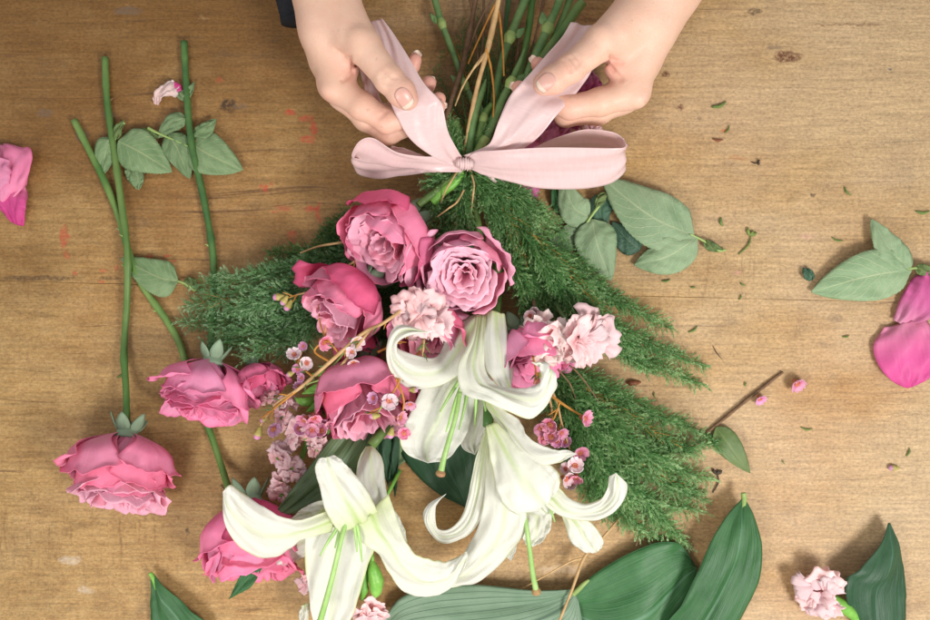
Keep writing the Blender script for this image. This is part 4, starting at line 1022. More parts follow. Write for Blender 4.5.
# ------------------------------------------------------------------ conifer sprays
def needles(P, T, Lg, wd, rs, spread=.36, lift=.28, n_side=2):
    """fine needles along sampled points P with tangents T -> quads"""
    n = len(P)
    out = []
    for k in range(n_side):
        sg = 1 if k % 2 == 0 else -1
        side = nrm(np.cross(T, [0, 0, 1.])+1e-6)*sg
        up = np.cross(side, T)*sg
        th = spread*(.7+.6*rs.rand(n, 1)); ph = rs.randn(n, 1)*lift*2
        d = nrm(T*np.cos(th)+np.sin(th)*(side*np.cos(ph)+up*np.sin(ph)))
        L = Lg*(.65+.7*rs.rand(n, 1))
        w = nrm(np.cross(d, rs.randn(n, 3)))*wd/2
        a = P-w*.8; b = P+w*.8; m1 = P+d*L*.5+w; m0 = P+d*L*.5-w; t_ = P+d*L
        out.append(np.stack([a, m0, t_, m1], 1))
    return np.concatenate(out)

def frond(name, pts, width, mat, parent, seed, tw=5.0, sub=3.2, sl=9, nl=3.2, ns=1.3, wd=.62, ang=.62, blunt=.33, flat=.35, skel=True):
    rs = np.random.RandomState(seed)
    C = WA(cr(pts, 60)); seg = np.linalg.norm(np.diff(C, axis=0), axis=1); s = np.r_[0, np.cumsum(seg)]; Lt = s[-1]
    at = lambda q: np.stack([np.interp(q, s, C[:, k]) for k in range(3)], -1)
    tan = lambda q: nrm(at(np.minimum(q+2, Lt))-at(np.maximum(q-2, 0)))
    quads, tones = [], []; skP = []
    def twiglet(p0, d0, L, depth, tone):
        m = max(3, int(L/ns))
        t = np.linspace(0, 1, m)[:, None]
        bend = rs.randn(3)*.10*L*np.array([1, 1, .6])
        P = p0+d0*L*t+bend*t**2
        T = nrm(np.gradient(P, axis=0))
        q = needles(P, T, nl*(1-.35*t), wd, rs)
        quads.append(q)
        base = np.tile((tone+.42*t[:, 0]), 2)
        tones.append(np.clip(base+rs.randn(len(base))*.08, 0, 1))
        return P, T
    q = 2.0; side = 1
    while q < Lt-1:
        f = q/Lt
        prof = (min(1, f*3+.35))*(1-f**(1/blunt)*.86)
        L = width*prof*(.75+.5*rs.rand())
        T = tan(q); P0 = at(q)
        sd = nrm(np.cross(T, [0, 0, 1.]))*side
        a = ang*(.8+.4*rs.rand()); lift = rs.randn()*flat
        d = nrm(T*math.cos(a)+sd*math.sin(a)+np.array([0, 0, lift]))
        m = max(3, int(L/2.5)); t = np.linspace(0, 1, m)[:, None]
        PP = P0+d*L*t+(T-d*.6)*L*.28*t**2
        PP[:, 2] += rs.randn()*.05*L*t[:, 0]**2
        TT = nrm(np.gradient(PP, axis=0))
        skP.append(PP)
        tone = np.clip(.22+.5*rs.rand()*f+.2*rs.rand(), 0, 1)
        quads.append(needles(PP, TT, nl, wd, rs)); tones.append(np.full(len(PP)*2, tone))
        z = sub*.5; sg = 1
        LL = np.linalg.norm(np.diff(PP, axis=0), axis=1).sum()
        while z < LL:
            g = z/LL; ii = min(m-1, int(g*(m-1)))
            b = .42*(.7+.6*rs.rand()); s2 = nrm(np.cross(TT[ii], [0, 0, 1.]))*sg
            dd = nrm(TT[ii]*math.cos(b)+s2*math.sin(b)+np.array([0, 0, rs.randn()*.3]))
            twiglet(PP[ii]+(TT[ii]*0), dd, sl*(1-.55*g)*(.7+.6*rs.rand()), 1, tone*.8+.08)
            z += sub*(.8+.4*rs.rand()); sg = -sg
        q += tw*.5*(.8+.4*rs.rand()); side = -side
    Q = np.concatenate(quads); tn = np.concatenate(tones)
    V = Q.reshape(-1, 3); low = V[:, 2] < .8
    V[low, 2] = .8+rs.rand(low.sum())*1.2
    F = np.arange(len(V)).reshape(-1, 4)
    o = mk(name, V, F, M[mat], parent, smooth=False, cols=np.repeat(tn, 4))
    if skel:
        parts = [tubeV(C[::6], [1.1, .8, .4], 5, 16, px=False)]
        for PP in skP:
            if len(PP) > 3: parts.append(tubeV(PP[::2] if len(PP) > 6 else PP, [.38, .2], 3, 4, px=False))
        V, F, U = merge(parts)
        mk('twig', V, F, M['rust'] if seed % 7 == 0 else M['stem_dark'], o, U)
    return o

GC = 'feathery conifer sprays of the bouquet'
def spray(label, base, fr, mat, stem=None, **k):
    r = thing('conifer_branch', label, 'conifer branch', base, GC)
    if stem: tube('stem', stem, [2.4, 2, 1.4], M['bark'], r)
    for i, (pts, w) in enumerate(fr):
        kk = dict(k); kk['mat'] = mat
        frond('frond', pts, w, parent=r, seed=int(base[0])+i*3+1, **kk)
    return r
spray('bluish feathery conifer spray pointing left over the loose rose stem', (360, 260, 20), [
    ([(372, 250, 26), (330, 262, 24), (280, 275, 24), (235, 282, 22), (198, 284, 16)], 26),
    ([(368, 262, 22), (320, 280, 22), (270, 296, 22), (225, 300, 20), (186, 306, 14)], 26),
    ([(360, 280, 20), (315, 298, 20), (270, 314, 20), (225, 322, 18), (181, 322, 12)], 24),
    ([(355, 290, 18), (312, 312, 20), (275, 328, 22), (240, 340, 24), (205, 346, 26)], 24),
    ([(345, 300, 18), (318, 322, 20), (300, 338, 24), (278, 356, 34)], 22),
    ([(330, 312, 18), (295, 330, 22), (262, 348, 34), (246, 358, 38)], 18),
    ([(360, 270, 30), (310, 285, 32), (265, 300, 34), (225, 312, 32)], 22)], 'needle_blue',
    stem=[(470, 160, 40), (420, 210, 26), (372, 250, 24), (300, 285, 20)], nl=4.4, sl=15, ns=1.2, sub=4.2, tw=5.4, wd=.8)
spray('dark conifer spray behind the two top left roses', (400, 220, 10), [
    ([(400, 225, 10), (370, 222, 12), (345, 222, 14), (318, 240, 12)], 20),
    ([(395, 235, 10), (355, 238, 14), (315, 250, 16), (270, 253, 12)], 17),
    ([(390, 245, 10), (350, 255, 14), (310, 262, 16), (262, 268, 12)], 18),
    ([(420, 250, 12), (400, 280, 14), (385, 310, 14), (375, 340, 12)], 34),
    ([(440, 220, 12), (430, 260, 16), (420, 300, 16), (405, 350, 12)], 34),
    ([(470, 320, 10), (440, 360, 12), (400, 385, 14), (385, 430, 10)], 30),
    ([(470, 300, 8), (490, 330, 10), (520, 360, 10), (540, 400, 10)], 26)], 'needle_dark', nl=4.2, sl=11, tw=4.8, wd=.85, ns=1.2)
spray('green conifer tuft directly below the bow', (470, 180, 20), [
    ([(462, 170, 44), (440, 185, 44), (432, 205, 40), (428, 222, 34)], 15),
    ([(466, 172, 50), (462, 200, 48), (466, 225, 40), (474, 245, 34)], 20),
    ([(470, 172, 52), (486, 195, 52), (500, 220, 48), (512, 248, 42)], 24),
    ([(474, 172, 50), (505, 192, 50), (530, 212, 46), (548, 240, 38)], 22),
    ([(472, 174, 46), (500, 205, 46), (520, 240, 44), (530, 280, 38)], 24),
    ([(480, 176, 44), (515, 192, 42), (545, 215, 38), (566, 240, 30)], 16),
    ([(458, 172, 46), (445, 178, 46), (432, 180, 42), (424, 188, 36)], 10),
    ([(455, 180, 40), (448, 200, 34), (446, 225, 30), (450, 250, 24)], 16)], 'needle', nl=4.0, sl=11, tw=4.4, wd=.9, ns=1.2)
spray('long green conifer spray reaching right, its two tips lying on the wood', (530, 230, 20), [
    ([(505, 205, 40), (535, 250, 44), (575, 300, 40), (620, 330, 26), (668, 352, 12), (706, 367, 6)], 23),
    ([(520, 225, 38), (555, 265, 42), (595, 290, 32), (640, 312, 18), (672, 328, 8)], 20),
    ([(515, 240, 36), (550, 290, 42), (600, 335, 30), (645, 360, 14), (702, 385, 6)], 21),
    ([(510, 250, 34), (535, 290, 44), (570, 320, 38), (618, 348, 22), (652, 372, 8)], 20),
    ([(520, 230, 48), (545, 262, 54), (565, 290, 54), (580, 318, 48)], 22),
    ([(530, 232, 44), (560, 265, 48), (590, 298, 42), (610, 322, 30)], 20),
    ([(545, 240, 34), (575, 262, 32), (600, 285, 24), (625, 305, 12)], 18),
    ([(500, 240, 40), (520, 280, 46), (530, 305, 44), (545, 322, 38)], 20)], 'needle',
    stem=[(475, 165, 40), (505, 205, 38), (550, 270, 36), (620, 330, 20)], nl=3.4, sl=14, tw=5.0, sub=4.0, wd=1.0, ns=1.1, ang=.5)
LR = [([(548, 365, 30), (575, 400, 36), (610, 440, 30), (660, 450, 18), (718, 442, 8)], 22),
      ([(552, 362, 28), (600, 385, 30), (650, 412, 22), (690, 428, 10), (718, 440, 6)], 17),
      ([(548, 368, 34), (585, 410, 40), (630, 455, 32), (675, 482, 18), (700, 492, 8)], 24),
      ([(545, 370, 34), (575, 420, 42), (615, 470, 34), (655, 515, 20), (688, 545, 8)], 24),
      ([(545, 372, 32), (570, 425, 38), (595, 475, 32), (630, 520, 20), (660, 540, 8)], 24),
      ([(545, 376, 28), (560, 420, 30), (575, 460, 26), (600, 505, 18), (622, 520, 8)], 22),
      ([(550, 366, 40), (600, 415, 46), (640, 450, 38), (680, 470, 22), (712, 478, 8)], 20),
      ([(548, 372, 40), (580, 430, 46), (612, 480, 40), (650, 500, 26), (700, 510, 8)], 22),
      ([(546, 368, 24), (565, 395, 40), (590, 425, 48), (615, 440, 44)], 20),
      ([(560, 370, 24), (610, 405, 30), (650, 430, 22), (695, 455, 10)], 18),
      ([(552, 372, 30), (600, 430, 36), (650, 475, 24), (705, 500, 8)], 20), ([(552, 374, 26), (590, 440, 30), (640, 500, 18), (672, 530, 8)], 22)]
spray('full feathery conifer spray at lower right, next to the glossy leaves', (560, 380, 10), LR, 'needle',
    stem=[(500, 250, 24), (530, 330, 24), (560, 385, 28), (620, 450, 26)], nl=4.4, sl=17, tw=5.2, sub=4.2, ns=1.2, wd=.85, ang=.45)
spray('small bright conifer sprig poking up between the ribbon tails', (470, 140, 40), [
    ([(466, 160, 50), (458, 145, 56), (450, 125, 58), (452, 115, 56)], 10),
    ([(466, 158, 52), (456, 150, 58), (450, 138, 60), (444, 128, 58)], 8),
    ([(470, 158, 48), (478, 140, 50), (482, 128, 50), (490, 120, 46)], 9),
    ([(476, 160, 46), (492, 148, 48), (500, 140, 46), (508, 128, 42)], 9)], 'needle', nl=3.2, tw=4)
spray('sparse dark conifer twig standing upright among the cut stems', (500, 90, 20), [
    ([(490, 130, 30), (496, 95, 34), (500, 55, 30), (498, 20, 24)], 15),
    ([(480, 130, 20), (470, 90, 20), (455, 50, 16), (440, 62, 12)], 20),
    ([(482, 130, 16), (486, 80, 16), (480, 40, 12), (476, 8, 8)], 22),
    ([(500, 130, 16), (515, 90, 14), (530, 60, 12), (545, 42, 8)], 20),
    ([(470, 130, 14), (455, 110, 14), (445, 90, 10), (436, 70, 8)], 14),
    ([(485, 140, 10), (480, 100, 8), (466, 60, 8), (462, 20, 6)], 18), ([(495, 140, 10), (505, 100, 8), (512, 60, 8), (516, 20, 6)], 18), ([(490, 140, 30), (487, 110, 34), (489, 80, 36), (487, 40, 32)], 14),
    ([(500, 140, 20), (520, 110, 18), (535, 90, 14), (548, 75, 10)], 16), ([(475, 140, 36), (466, 118, 38), (462, 96, 34), (458, 80, 30)], 10)], 'needle_dark', nl=4.2, sl=6, sub=6, tw=8, ns=1.8)
# ------------------------------------------------------------------ carnations and stock
def fan(phi, tiltz, L, hw, seed, ruff, nu=19, nv=12, teeth=.10):
    u = np.linspace(-1, 1, nu)[None, :]; t = np.linspace(0, 1, nv)[:, None]
    f1, f2, f3 = wob(seed, 4, .75), wob(seed+1, 3, .8), wob(seed+4, 5, 3)
    w = hw*(.3+.7*t**.8)
    r = L*t*(1-.13*u**4*t)*(1+teeth*f3(u*.5+3)*t**4*1.3)
    el = tiltz-.9*t**2*(tiltz*.7)
    a = phi+u*w
    disp = ruff*L*(f1(u*.55+.1*t)*t**1.3+.5*f2(t*.6+u*.2)*t)
    x = r*np.cos(a)*np.cos(el)-disp*np.cos(phi)*np.sin(tiltz); y = r*np.sin(a)*np.cos(el)-disp*np.sin(phi)*np.sin(tiltz)
    z = r*np.sin(el)+disp*np.cos(tiltz)
    P = np.stack([x, y, z], -1)
    U = np.stack([np.broadcast_to((u+1)/2, a.shape), np.broadcast_to(t, a.shape)], -1)
    return P.reshape(-1, 3), gridfaces(nv, nu), U.reshape(-1, 2)

def carnation(label, c, R, axis, seed, mat='carnation', n=20, name='carnation', cat='carnation', calyx=None, group='light pink carnations', stem=None, parent=None, pname='petal'):
    rs = np.random.RandomState(seed)
    root = parent or thing(name, label, cat, c, group)
    Fm = frame(axis, rs.rand()*6); C = Wp(*c)
    n = int(n*1.35)
    for i in range(n):
        f = (i+.5)/n
        P, F, U = fan(i*2.4+rs.randn()*.3, 1.45-1.25*f+.1*rs.randn(), R*(.62+.42*f)*(.9+.2*rs.rand()), .80+.25*rs.rand(), seed*37+i*5, .27-.08*f)
        Q = P.copy(); Q[:, 2] -= R*.25; Q[:, :2] += rs.randn(2)*R*.13; Q = Q@frame((rs.randn()*.25, rs.randn()*.25, 1)).T
        Wd = C+Q@Fm.T; lo = Wd[:, 2] < .8; Wd[lo, 2] = .8+.2*rs.rand(lo.sum())
        mk(pname, Wd, F, M[mat], root, U, thick=.25)
    if calyx:
        tube('calyx', calyx[0], calyx[1], M['bud'], root, n=10)
    if stem: tube('stem', stem, 2.6, M['stem_blue'], root)
    return root
carnation('ruffled light pink carnation left of the lily, between two roses', (419, 316, 84), 27, (-.3, .1, .95), 5, n=22, stem=[(424, 318, 60), (440, 250, 25), (462, 168, 44), (470, 120, 44)])
carnation('nearly white side of the carnation pair above the right-hand greenery', (543, 338, 76), 25, (-.5, .1, .85), 12, 'carnation_pale', n=20, stem=[(545, 335, 60), (520, 260, 25), (480, 165, 44)])
carnation('larger pink carnation of the pair, resting on the right conifer spray', (580, 338, 78), 32, (.35, .35, .87), 17, 'carnation', n=22, stem=[(575, 335, 60), (530, 260, 25), (482, 165, 44)])
carnation('single small carnation lying at lower right, in front of the dark pointed leaf', (821, 594, 24), 26, (-.45, .05, .9), 23, n=18, calyx=([(832, 600, 18), (842, 606, 16), (852, 614, 13), (858, 622, 11)], [6, 7, 5.5, 3.5]))
carnation('small carnation cut by the bottom edge, below the green buds', (364, 614, 34), 22, (0, .7, .7), 29, 'carnation', n=16)
carnation('tiny pink carnation fringe peeping beyond the right ribbon loop', (618, 152, 20), 13, (.6, .3, .7), 31, 'stock', n=9)
carnation('pale pink scrap of carnation above the ribbon loop', (592, 130, 24), 13, (.1, -.4, .8), 37, 'stock', n=9)
carnation('bright pink floret hidden behind the right ribbon tail', (570, 128, 16), 14, (.1, -.4, .8), 39, 'magenta', n=8)

st = thing('stock_flower', 'spike of pale pink ruffled stock blossoms left of the olive leaf', 'stock flower', (300, 440, 20))
tube('stem', [(345, 370, 24), (325, 410, 26), (308, 440, 28), (295, 480, 24)], 2.6, M['bud'], st)
for i, (x, y, z, R, ax) in enumerate([(283, 404, 38, 12, (-.2, -.6, .8)), (281, 418, 42, 13, (-.5, 0, .8)), (288, 434, 46, 15, (-.5, .1, .8)), (304, 438, 52, 17, (.1, .3, .95)), (316, 450, 46, 12, (.6, .4, .7)),
        (278, 458, 40, 15, (-.5, .2, .8)), (291, 468, 44, 15, (-.1, .3, .9)), (284, 482, 40, 12, (.1, .5, .8)), (282, 496, 36, 13, (-.2, .7, .7)), (304, 586, 16, 11, (-.4, .2, .8)), (270, 398, 32, 9, (-.4, -.2, .8))]):
    if i == 9: continue
    fl = mk('calyx', *tubeV([(x+6, y-5, z-10), (x+2, y-2, z-5), (x, y, z-1)], [1.5, 3, 2.5], 7, 8)[:2], M['bud'], st)
    carnation(None, (x, y, z), R*1.15, ax, 100+i, 'stock', n=7, parent=fl)
carnation('small pink blossom peeping out left of the lowest lily petal', (305, 584, 22), 12, (-.5, .2, .8), 51, 'stock', n=9, name='stock_flower', cat='stock flower', group=None)
for i, (pts, w) in enumerate([([(338, 392, 34), (322, 402, 40), (306, 412, 40)], 11), ([(335, 380, 34), (318, 388, 40), (302, 394, 38)], 10), ([(340, 398, 34), (330, 415, 38), (328, 436, 36)], 12), ([(330, 410, 34), (318, 420, 42), (322, 440, 44)], 10), ([(345, 385, 30), (330, 375, 36), (312, 374, 34)], 9), ([(342, 405, 30), (345, 425, 34), (336, 440, 30)], 11), ([(318, 398, 36), (305, 402, 42), (294, 398, 40)], 9), ([(300, 425, 40), (310, 432, 52), (322, 432, 50)], 8)]):
    leaf('leaf', pts, w, M['bud'], st, nu=7, nv=16, cup=1.5)

# ------------------------------------------------------------------ waxflower sprigs
def waxflower(parent, c, R, axis, seed, mat='wax'):
    rs = np.random.RandomState(seed); Fm = frame(axis, rs.rand()*6); C = Wp(*c); parts = []
    for k in range(5):
        u = np.linspace(-1, 1, 9)[None, :]; t = np.linspace(0, 1, 9)[:, None]
        w = np.sin(np.pi*np.clip(t*.74+.16, 0, 1))**.55*.50
        rr = .20+.74*np.sin(t*1.45)*(1-.08*u**2); ph = k*1.2566+.1*rs.randn()
        lift = .20*t+.16*t**2+.20*u**2*t+.05*rs.randn()
        P = np.stack([rr*np.cos(ph)-u*w*np.sin(ph), rr*np.sin(ph)+u*w*np.cos(ph), lift+0*u], -1).reshape(-1, 3)*R*.92
        U = np.stack([np.broadcast_to((u+1)/2, (9, 9)), np.broadcast_to(t, (9, 9))], -1).reshape(-1, 2)
        parts.append((C+P@Fm.T, gridfaces(9, 9), U))
    V, F, U = merge(parts)
    fl = mk('flower', V, F, M[mat], parent, U, thick=.5)
    prof = [(.06, -.75), (.26, -.5), (.34, -.1), (.33, .10), (.25, .13), (.16, .03), (.06, .05), (.001, .22)]
    V = []
    for r_, z_ in prof:
        for q in range(10): V.append((r_*math.cos(q*.6283)*R, r_*math.sin(q*.6283)*R, z_*R))
    F = [(i*10+j, i*10+(j+1) % 10, (i+1)*10+(j+1) % 10, (i+1)*10+j) for i in range(len(prof)-1) for j in range(10)]
    mk('flower_centre', C+np.array(V)@Fm.T, F, M['waxeye'], fl)
    return fl
def bud(parent, c, r, d, mat='wax_mauve'):
    d = np.array(d, float); d /= np.linalg.norm(d); c = np.array(c, float)
    b = tube('bud', [c-d*r*1.8, c-d*r*.7, c, c+d*r*.7, c+d*r], [r*.35, r*.75, r, r*.75, r*.1], M['waxcup'], parent, n=9, m=12)
    tube('bud_tip', [c, c+d*r*.5, c+d*r*1.1, c+d*r*1.35], [r*.8, r*.9, r*.6, r*.1], M[mat], b, n=9, m=9)
def sprig(label, base, stems, flowers, buds=(), leaves=0, seed=1):
    r = thing('waxflower_sprig', label, 'waxflower', base, 'waxflower sprigs in the bouquet')
    rs = np.random.RandomState(seed)
    for s_, rad, mt in stems: tube('stem', s_, rad, M[mt], r, n=7)
    for i, f in enumerate(flowers):
        waxflower(r, f[:3], f[3], (rs.randn()*.6, rs.randn()*.5+.3, 1), seed*50+i, f[4] if len(f) > 4 else 'wax')
    for b in buds: bud(r, b[:3], b[3], b[4], b[5] if len(b) > 5 else 'wax_mauve')
    for i in range(leaves):
        s_ = stems[rs.randint(len(stems))][0]; C = cr(s_, 20); k = rs.randint(3, 17); p = C[k]; T = C[k+1]-C[k]; T = T/np.linalg.norm(T)
        a = rs.choice([-1, 1])*(.5+.4*rs.rand()); d = np.array([T[0]*math.cos(a)-T[1]*math.sin(a), T[0]*math.sin(a)+T[1]*math.cos(a), .3])
        L = 7+6*rs.rand()
        tube('leaf', [p, p+d*L*.5, p+d*L+np.array([0, 0, 1])], [.5, .9, .2], M['smallleaf'] if i % 3 else M['rust'], r, n=5, m=6)
    return r
sprig('long straw-stemmed waxflower sprig running down-left across the roses', (360, 360, 60), [
    ([(415, 300, 78), (385, 322, 86), (362, 334, 86), (330, 362, 80), (300, 388, 66), (275, 405, 50), (258, 430, 40)], [1.5, 1.7, 1.9, 1.6, 1.3], 'straw'),
    ([(372, 328, 86), (358, 345, 84), (330, 380, 72), (318, 400, 62), (314, 420, 56)], [1.3, 1.5, 1.2], 'straw'),
    ([(300, 388, 66), (285, 400, 58), (270, 412, 50), (262, 418, 46)], [1.4, 1.1, .8], 'rust'),
    ([(330, 362, 80), (315, 352, 70), (320, 344, 72), (326, 340, 74)], [1.2, 1, .8], 'rust'),
    ([(312, 376, 74), (300, 366, 62), (296, 358, 60)], [1, .8], 'rust'), ([(340, 355, 82), (322, 330, 76), (318, 300, 60)], [.9, .7], 'rust'),
    ([(345, 350, 84), (340, 358, 72), (322, 378, 66), (308, 384, 60), (290, 396, 48)], [1, .8], 'node')],
    [(324, 342, 80, 9, 'wax'), (294, 355, 66, 8, 'wax_pale'), (307, 363, 66, 7.5, 'wax_pale'), (298, 369, 58, 6, 'wax_mauve'), (303, 346, 56, 5, 'wax_mauve'),
     (304, 420, 66, 8.5, 'wax'), (314, 418, 68, 8, 'wax'), (312, 430, 66, 8, 'wax'), (322, 431, 62, 8, 'wax'), (299, 429, 62, 7.5, 'wax_mauve'), (326, 424, 60, 6, 'wax_mauve'), (273, 429, 50, 8.5, 'wax_mauve'), (284, 402, 50, 7, 'wax_pale'),
     (357, 343, 84, 8, 'wax_pale'), (352, 352, 84, 6.5, 'wax_pale'), (353, 362, 82, 6.5, 'wax_pale'), (339, 372, 66, 7.5, 'wax_mauve'), (299, 386, 52, 6, 'wax_mauve'), (302, 378, 60, 5, 'wax_mauve')],
    [((258), 434, 42, 4.5, (-.3, 1, 0)), (290, 374, 56, 3, (-1, .5, 0)), (264, 420, 44, 3, (-1, .3, 0))], 26, 3)
sprig('waxflower twigs with one white blossom on the pink rose left of the lily', (390, 400, 80), [
    ([(420, 352, 74), (404, 370, 88), (396, 388, 94), (384, 402, 90)], [1.2, 1, .8], 'rust'), ([(396, 378, 92), (404, 402, 90), (398, 425, 86)], [1, .8], 'rust'),
    ([(420, 350, 76), (424, 340, 88), (422, 362, 84)], [1.3, 1], 'straw'), ([(378, 352, 66), (392, 345, 72), (412, 330, 76)], [1.2, 1], 'rust'), ([(384, 402, 90), (378, 412, 86), (370, 416, 82)], [.9, .7], 'node')],
    [(389, 401, 94, 9, 'wax_pale'), (400, 418, 88, 8, 'wax'), (410, 404, 84, 7, 'wax'), (374, 398, 86, 7, 'wax_mauve'), (404, 433, 80, 7, 'wax'), (384, 390, 84, 6, 'wax')],
    [(374, 416, 88, 3.6, (-1, .1, 0)), (391, 434, 86, 3.6, (-.2, 1, 0)), (414, 390, 86, 3, (1, 0, 0))], 22, 5)
sprig('orange-stemmed waxflower sprig right of the middle lily', (570, 430, 50), [
    ([(535, 370, 50), (548, 392, 60), (560, 402, 66), (572, 410, 68), (584, 417, 70)], [1.7, 1.5, 1.2, .9], 'rust'),
    ([(540, 380, 56), (548, 395, 62), (552, 412, 62), (550, 428, 64)], [1.4, 1], 'straw'), ([(545, 378, 54), (556, 400, 64), (562, 425, 64), (570, 450, 66)], [1.4, 1], 'straw'), ([(560, 402, 66), (554, 418, 66), (548, 424, 66)], [1, .8], 'rust'),
    ([(545, 392, 60), (534, 404, 60), (530, 420, 60)], [.9, .6], 'rust')],
    [(585, 418, 74, 9, 'wax'), (541, 428, 72, 8.5, 'wax'), (550, 425, 74, 9, 'wax'), (551, 437, 72, 8.5, 'wax'), (561, 433, 68, 7.5, 'wax'), (557, 441, 66, 7, 'wax_mauve'), (543, 438, 66, 7, 'wax'), (565, 442, 64, 7, 'wax_mauve'),
     (580, 453, 72, 9, 'wax'), (575, 466, 76, 9, 'wax_pale'), (566, 479, 74, 8.5, 'wax_pale'), (576, 478, 70, 8, 'wax'), (566, 469, 66, 7, 'wax_pale'), (571, 486, 60, 7, 'wax_pale')], [(532, 400, 62, 3, (-1, 0, 0))], 14, 7)
sprig('thin waxflower twigs curling against the dusky rose under the right lily petal', (530, 360, 60), [
    ([(534, 300, 50), (535, 318, 70), (533, 325, 74)], [1.6, 1.3], 'bark'), ([(533, 356, 80), (536, 372, 86), (534, 384, 84)], [1, .8], 'rust'), ([(545, 358, 76), (543, 374, 86), (540, 384, 84)], [1, .8], 'node')],
    [(530, 316, 66, 7, 'wax_pale'), (536, 312, 62, 6.5, 'wax_pale')], [(541, 377, 86, 3, (.3, 1, 0))], 10, 9)
sprig('bent twig with three small buds on the left conifer spray', (320, 285, 40), [
    ([(372, 250, 50), (345, 268, 48), (320, 288, 44), (296, 295, 42)], [1.2, 1.1, .9], 'straw'), ([(296, 295, 42), (288, 298, 42), (283, 300, 42)], [.8, .6], 'rust'), ([(297, 295, 42), (292, 303, 42)], [.8, .6], 'rust'), ([(345, 242, 40), (320, 246, 38), (300, 253, 36)], [1.3, 1.1, .7], 'straw')],
    [], [(278, 297, 44, 4, (-1, .1, 0)), (284, 301, 46, 3.6, (-.6, .8, 0)), (288, 306, 44, 4, (-.5, .8, 0))], 4, 11)

GW = 'tiny waxflower pieces fallen on the wood'
def fallen(label, c, R, seed, mat):
    r = thing('fallen_waxflower', label, 'waxflower', c, GW); waxflower(r, c, R, (.3, .6, .7), seed, mat); return r
fallen('fallen pink waxflower on bare wood just beyond the upper end of the twig', (797, 384, 7), 9.5, 3, 'wax')
fallen('smaller fallen waxflower touching the bare twig', (760, 399, 6), 7, 4, 'wax_mauve')
r = thing('fallen_bud', 'single purple bud on bare wood at right, above the dark pointed leaf', 'flower bud', (893, 468, 3)); bud(r, (893, 468, 3), 3.4, (-1, 0, 0))
r = thing('fallen_bud', 'small brown seed husk on the wood below the right conifer tip', 'seed husk', (634, 383, 3)); tube('husk', [(627, 383, 3), (630, 383, 3), (635, 383, 3), (641, 382, 2)], [.8, 2.8, 3, .6], M['browndebris'], r, n=8)

# ------------------------------------------------------------------ cut stems and twigs at the top
GS = 'green cut stems gathered above the knot'
def cstem(label, pts, rad, mat='stem_blue', nodes=(), seed=1):
    r = thing('cut_stem', label, 'flower stem', (pts[0][0], pts[0][1], 0), GS)
    w_ = wob(seed, 4, 2)
    tube('stem', pts, rad, M[mat], r, n=11, m=50, bump=lambda q: 1+.06*w_(q))
    for (x, y, z, rr) in nodes:
        C = cr(pts, 60); k = int(np.argmin(((C[:, :2]-np.array([x, y]))**2).sum(1))); k = min(max(k, 3), 56)
        d = nrm(C[k+3]-C[k-3]); c = C[k]
        tube('stem_node', [c-d*6, c-d*2.5, c, c+d*3, c+d*7], [rr*.72, rr*1.0, rr*1.12, rr*.95, rr*.7], M['node'], r, n=11, m=16)
        sd = np.array([-d[1], d[0], 0])*(1 if seed % 2 else -1)
        leaf('leaf_sheath', [c-d*2+sd*rr*.8, c+d*-7+sd*rr*1.3, c+d*-14+sd*rr*1.9], rr*1.5, M['stem_blue'], r, nu=7, nv=10, cup=1)
    return r
cstem('leftmost cut stem with a pale joint right of the left hand', [(430, -20, 16), (440, 18, 18), (450, 45, 22), (458, 66, 26), (464, 84, 28), (472, 100, 30), (480, 130, 34), (470, 165, 42)], [3.4, 3.2, 3, 3, 2.8], nodes=[(443, 25, 18, 4.2), (465, 84, 28, 4.6)], seed=1)
cstem('jointed cut stem in the middle of the bunch, its joint beside the dark needles', [(532, -20, 40), (525, 0, 40), (516, 22, 40), (509, 40, 40), (502, 62, 40), (494, 100, 40), (486, 140, 44), (474, 164, 46)], [4.4, 4, 3.6, 3], nodes=[(510, 38, 40, 5.5)], seed=2)
cstem('straight slim dark cut stem right of the middle joint', [(534, -20, 30), (531, 10, 30), (526, 45, 30), (515, 90, 30), (500, 130, 34), (478, 164, 40)], [3.6, 3.3, 3], 'stem', seed=3)
cstem('short cut stem ending in a slanted tip beside the right index fingertip', [(525, 48, 52), (520, 62, 52), (512, 80, 52), (502, 100, 52), (494, 120, 50), (480, 155, 50)], [1.2, 3.2, 3.8, 4], nodes=[(511, 82, 52, 5)], seed=4)
cstem('thick pale cut stem with joint, left one of the group by the right ribbon tail', [(566, -20, 48), (558, 5, 48), (548, 28, 50), (538, 52, 52), (524, 84, 48), (505, 125, 46), (482, 162, 46)], [4.2, 4, 5, 4.4, 4], nodes=[(548, 28, 50, 6)], seed=5)
cstem('slim pale stem wedged between the two thick ones by the right ribbon tail', [(575, -20, 40), (568, 5, 40), (560, 25, 40), (552, 42, 40), (538, 74, 38), (510, 120, 36), (480, 162, 40)], [3.6, 3.4, 3.2], seed=6)
cstem('outermost dark cut stem, its top end nearest the right ribbon end', [(583, 2, 58), (578, 8, 58), (566, 26, 58), (553, 44, 58), (542, 60, 56), (528, 84, 52), (505, 130, 46), (482, 164, 44)], [4.6, 4.8, 5, 4.6], 'stem', seed=7)
cstem('dark cut stem behind the hanging golden needles', [(512, -20, 10), (507, 10, 12), (503, 40, 12), (496, 90, 16), (478, 160, 34)], [3, 3], 'stem_dark', seed=8)
cstem('bright cut stem with a pointed top, low in the middle of the bunch', [(486, 79, 56), (483, 88, 56), (477, 106, 56), (472, 126, 54), (468, 155, 50)], [.8, 3.4, 4.2, 4], 'stem_blue', seed=10)
cstem('pale stub of stem low in the bunch just above the knot', [(492, 104, 48), (486, 112, 48), (481, 126, 48), (476, 155, 46)], [2.8, 3.8, 3.8], 'stem', nodes=[(484, 118, 48, 4.4)], seed=11)
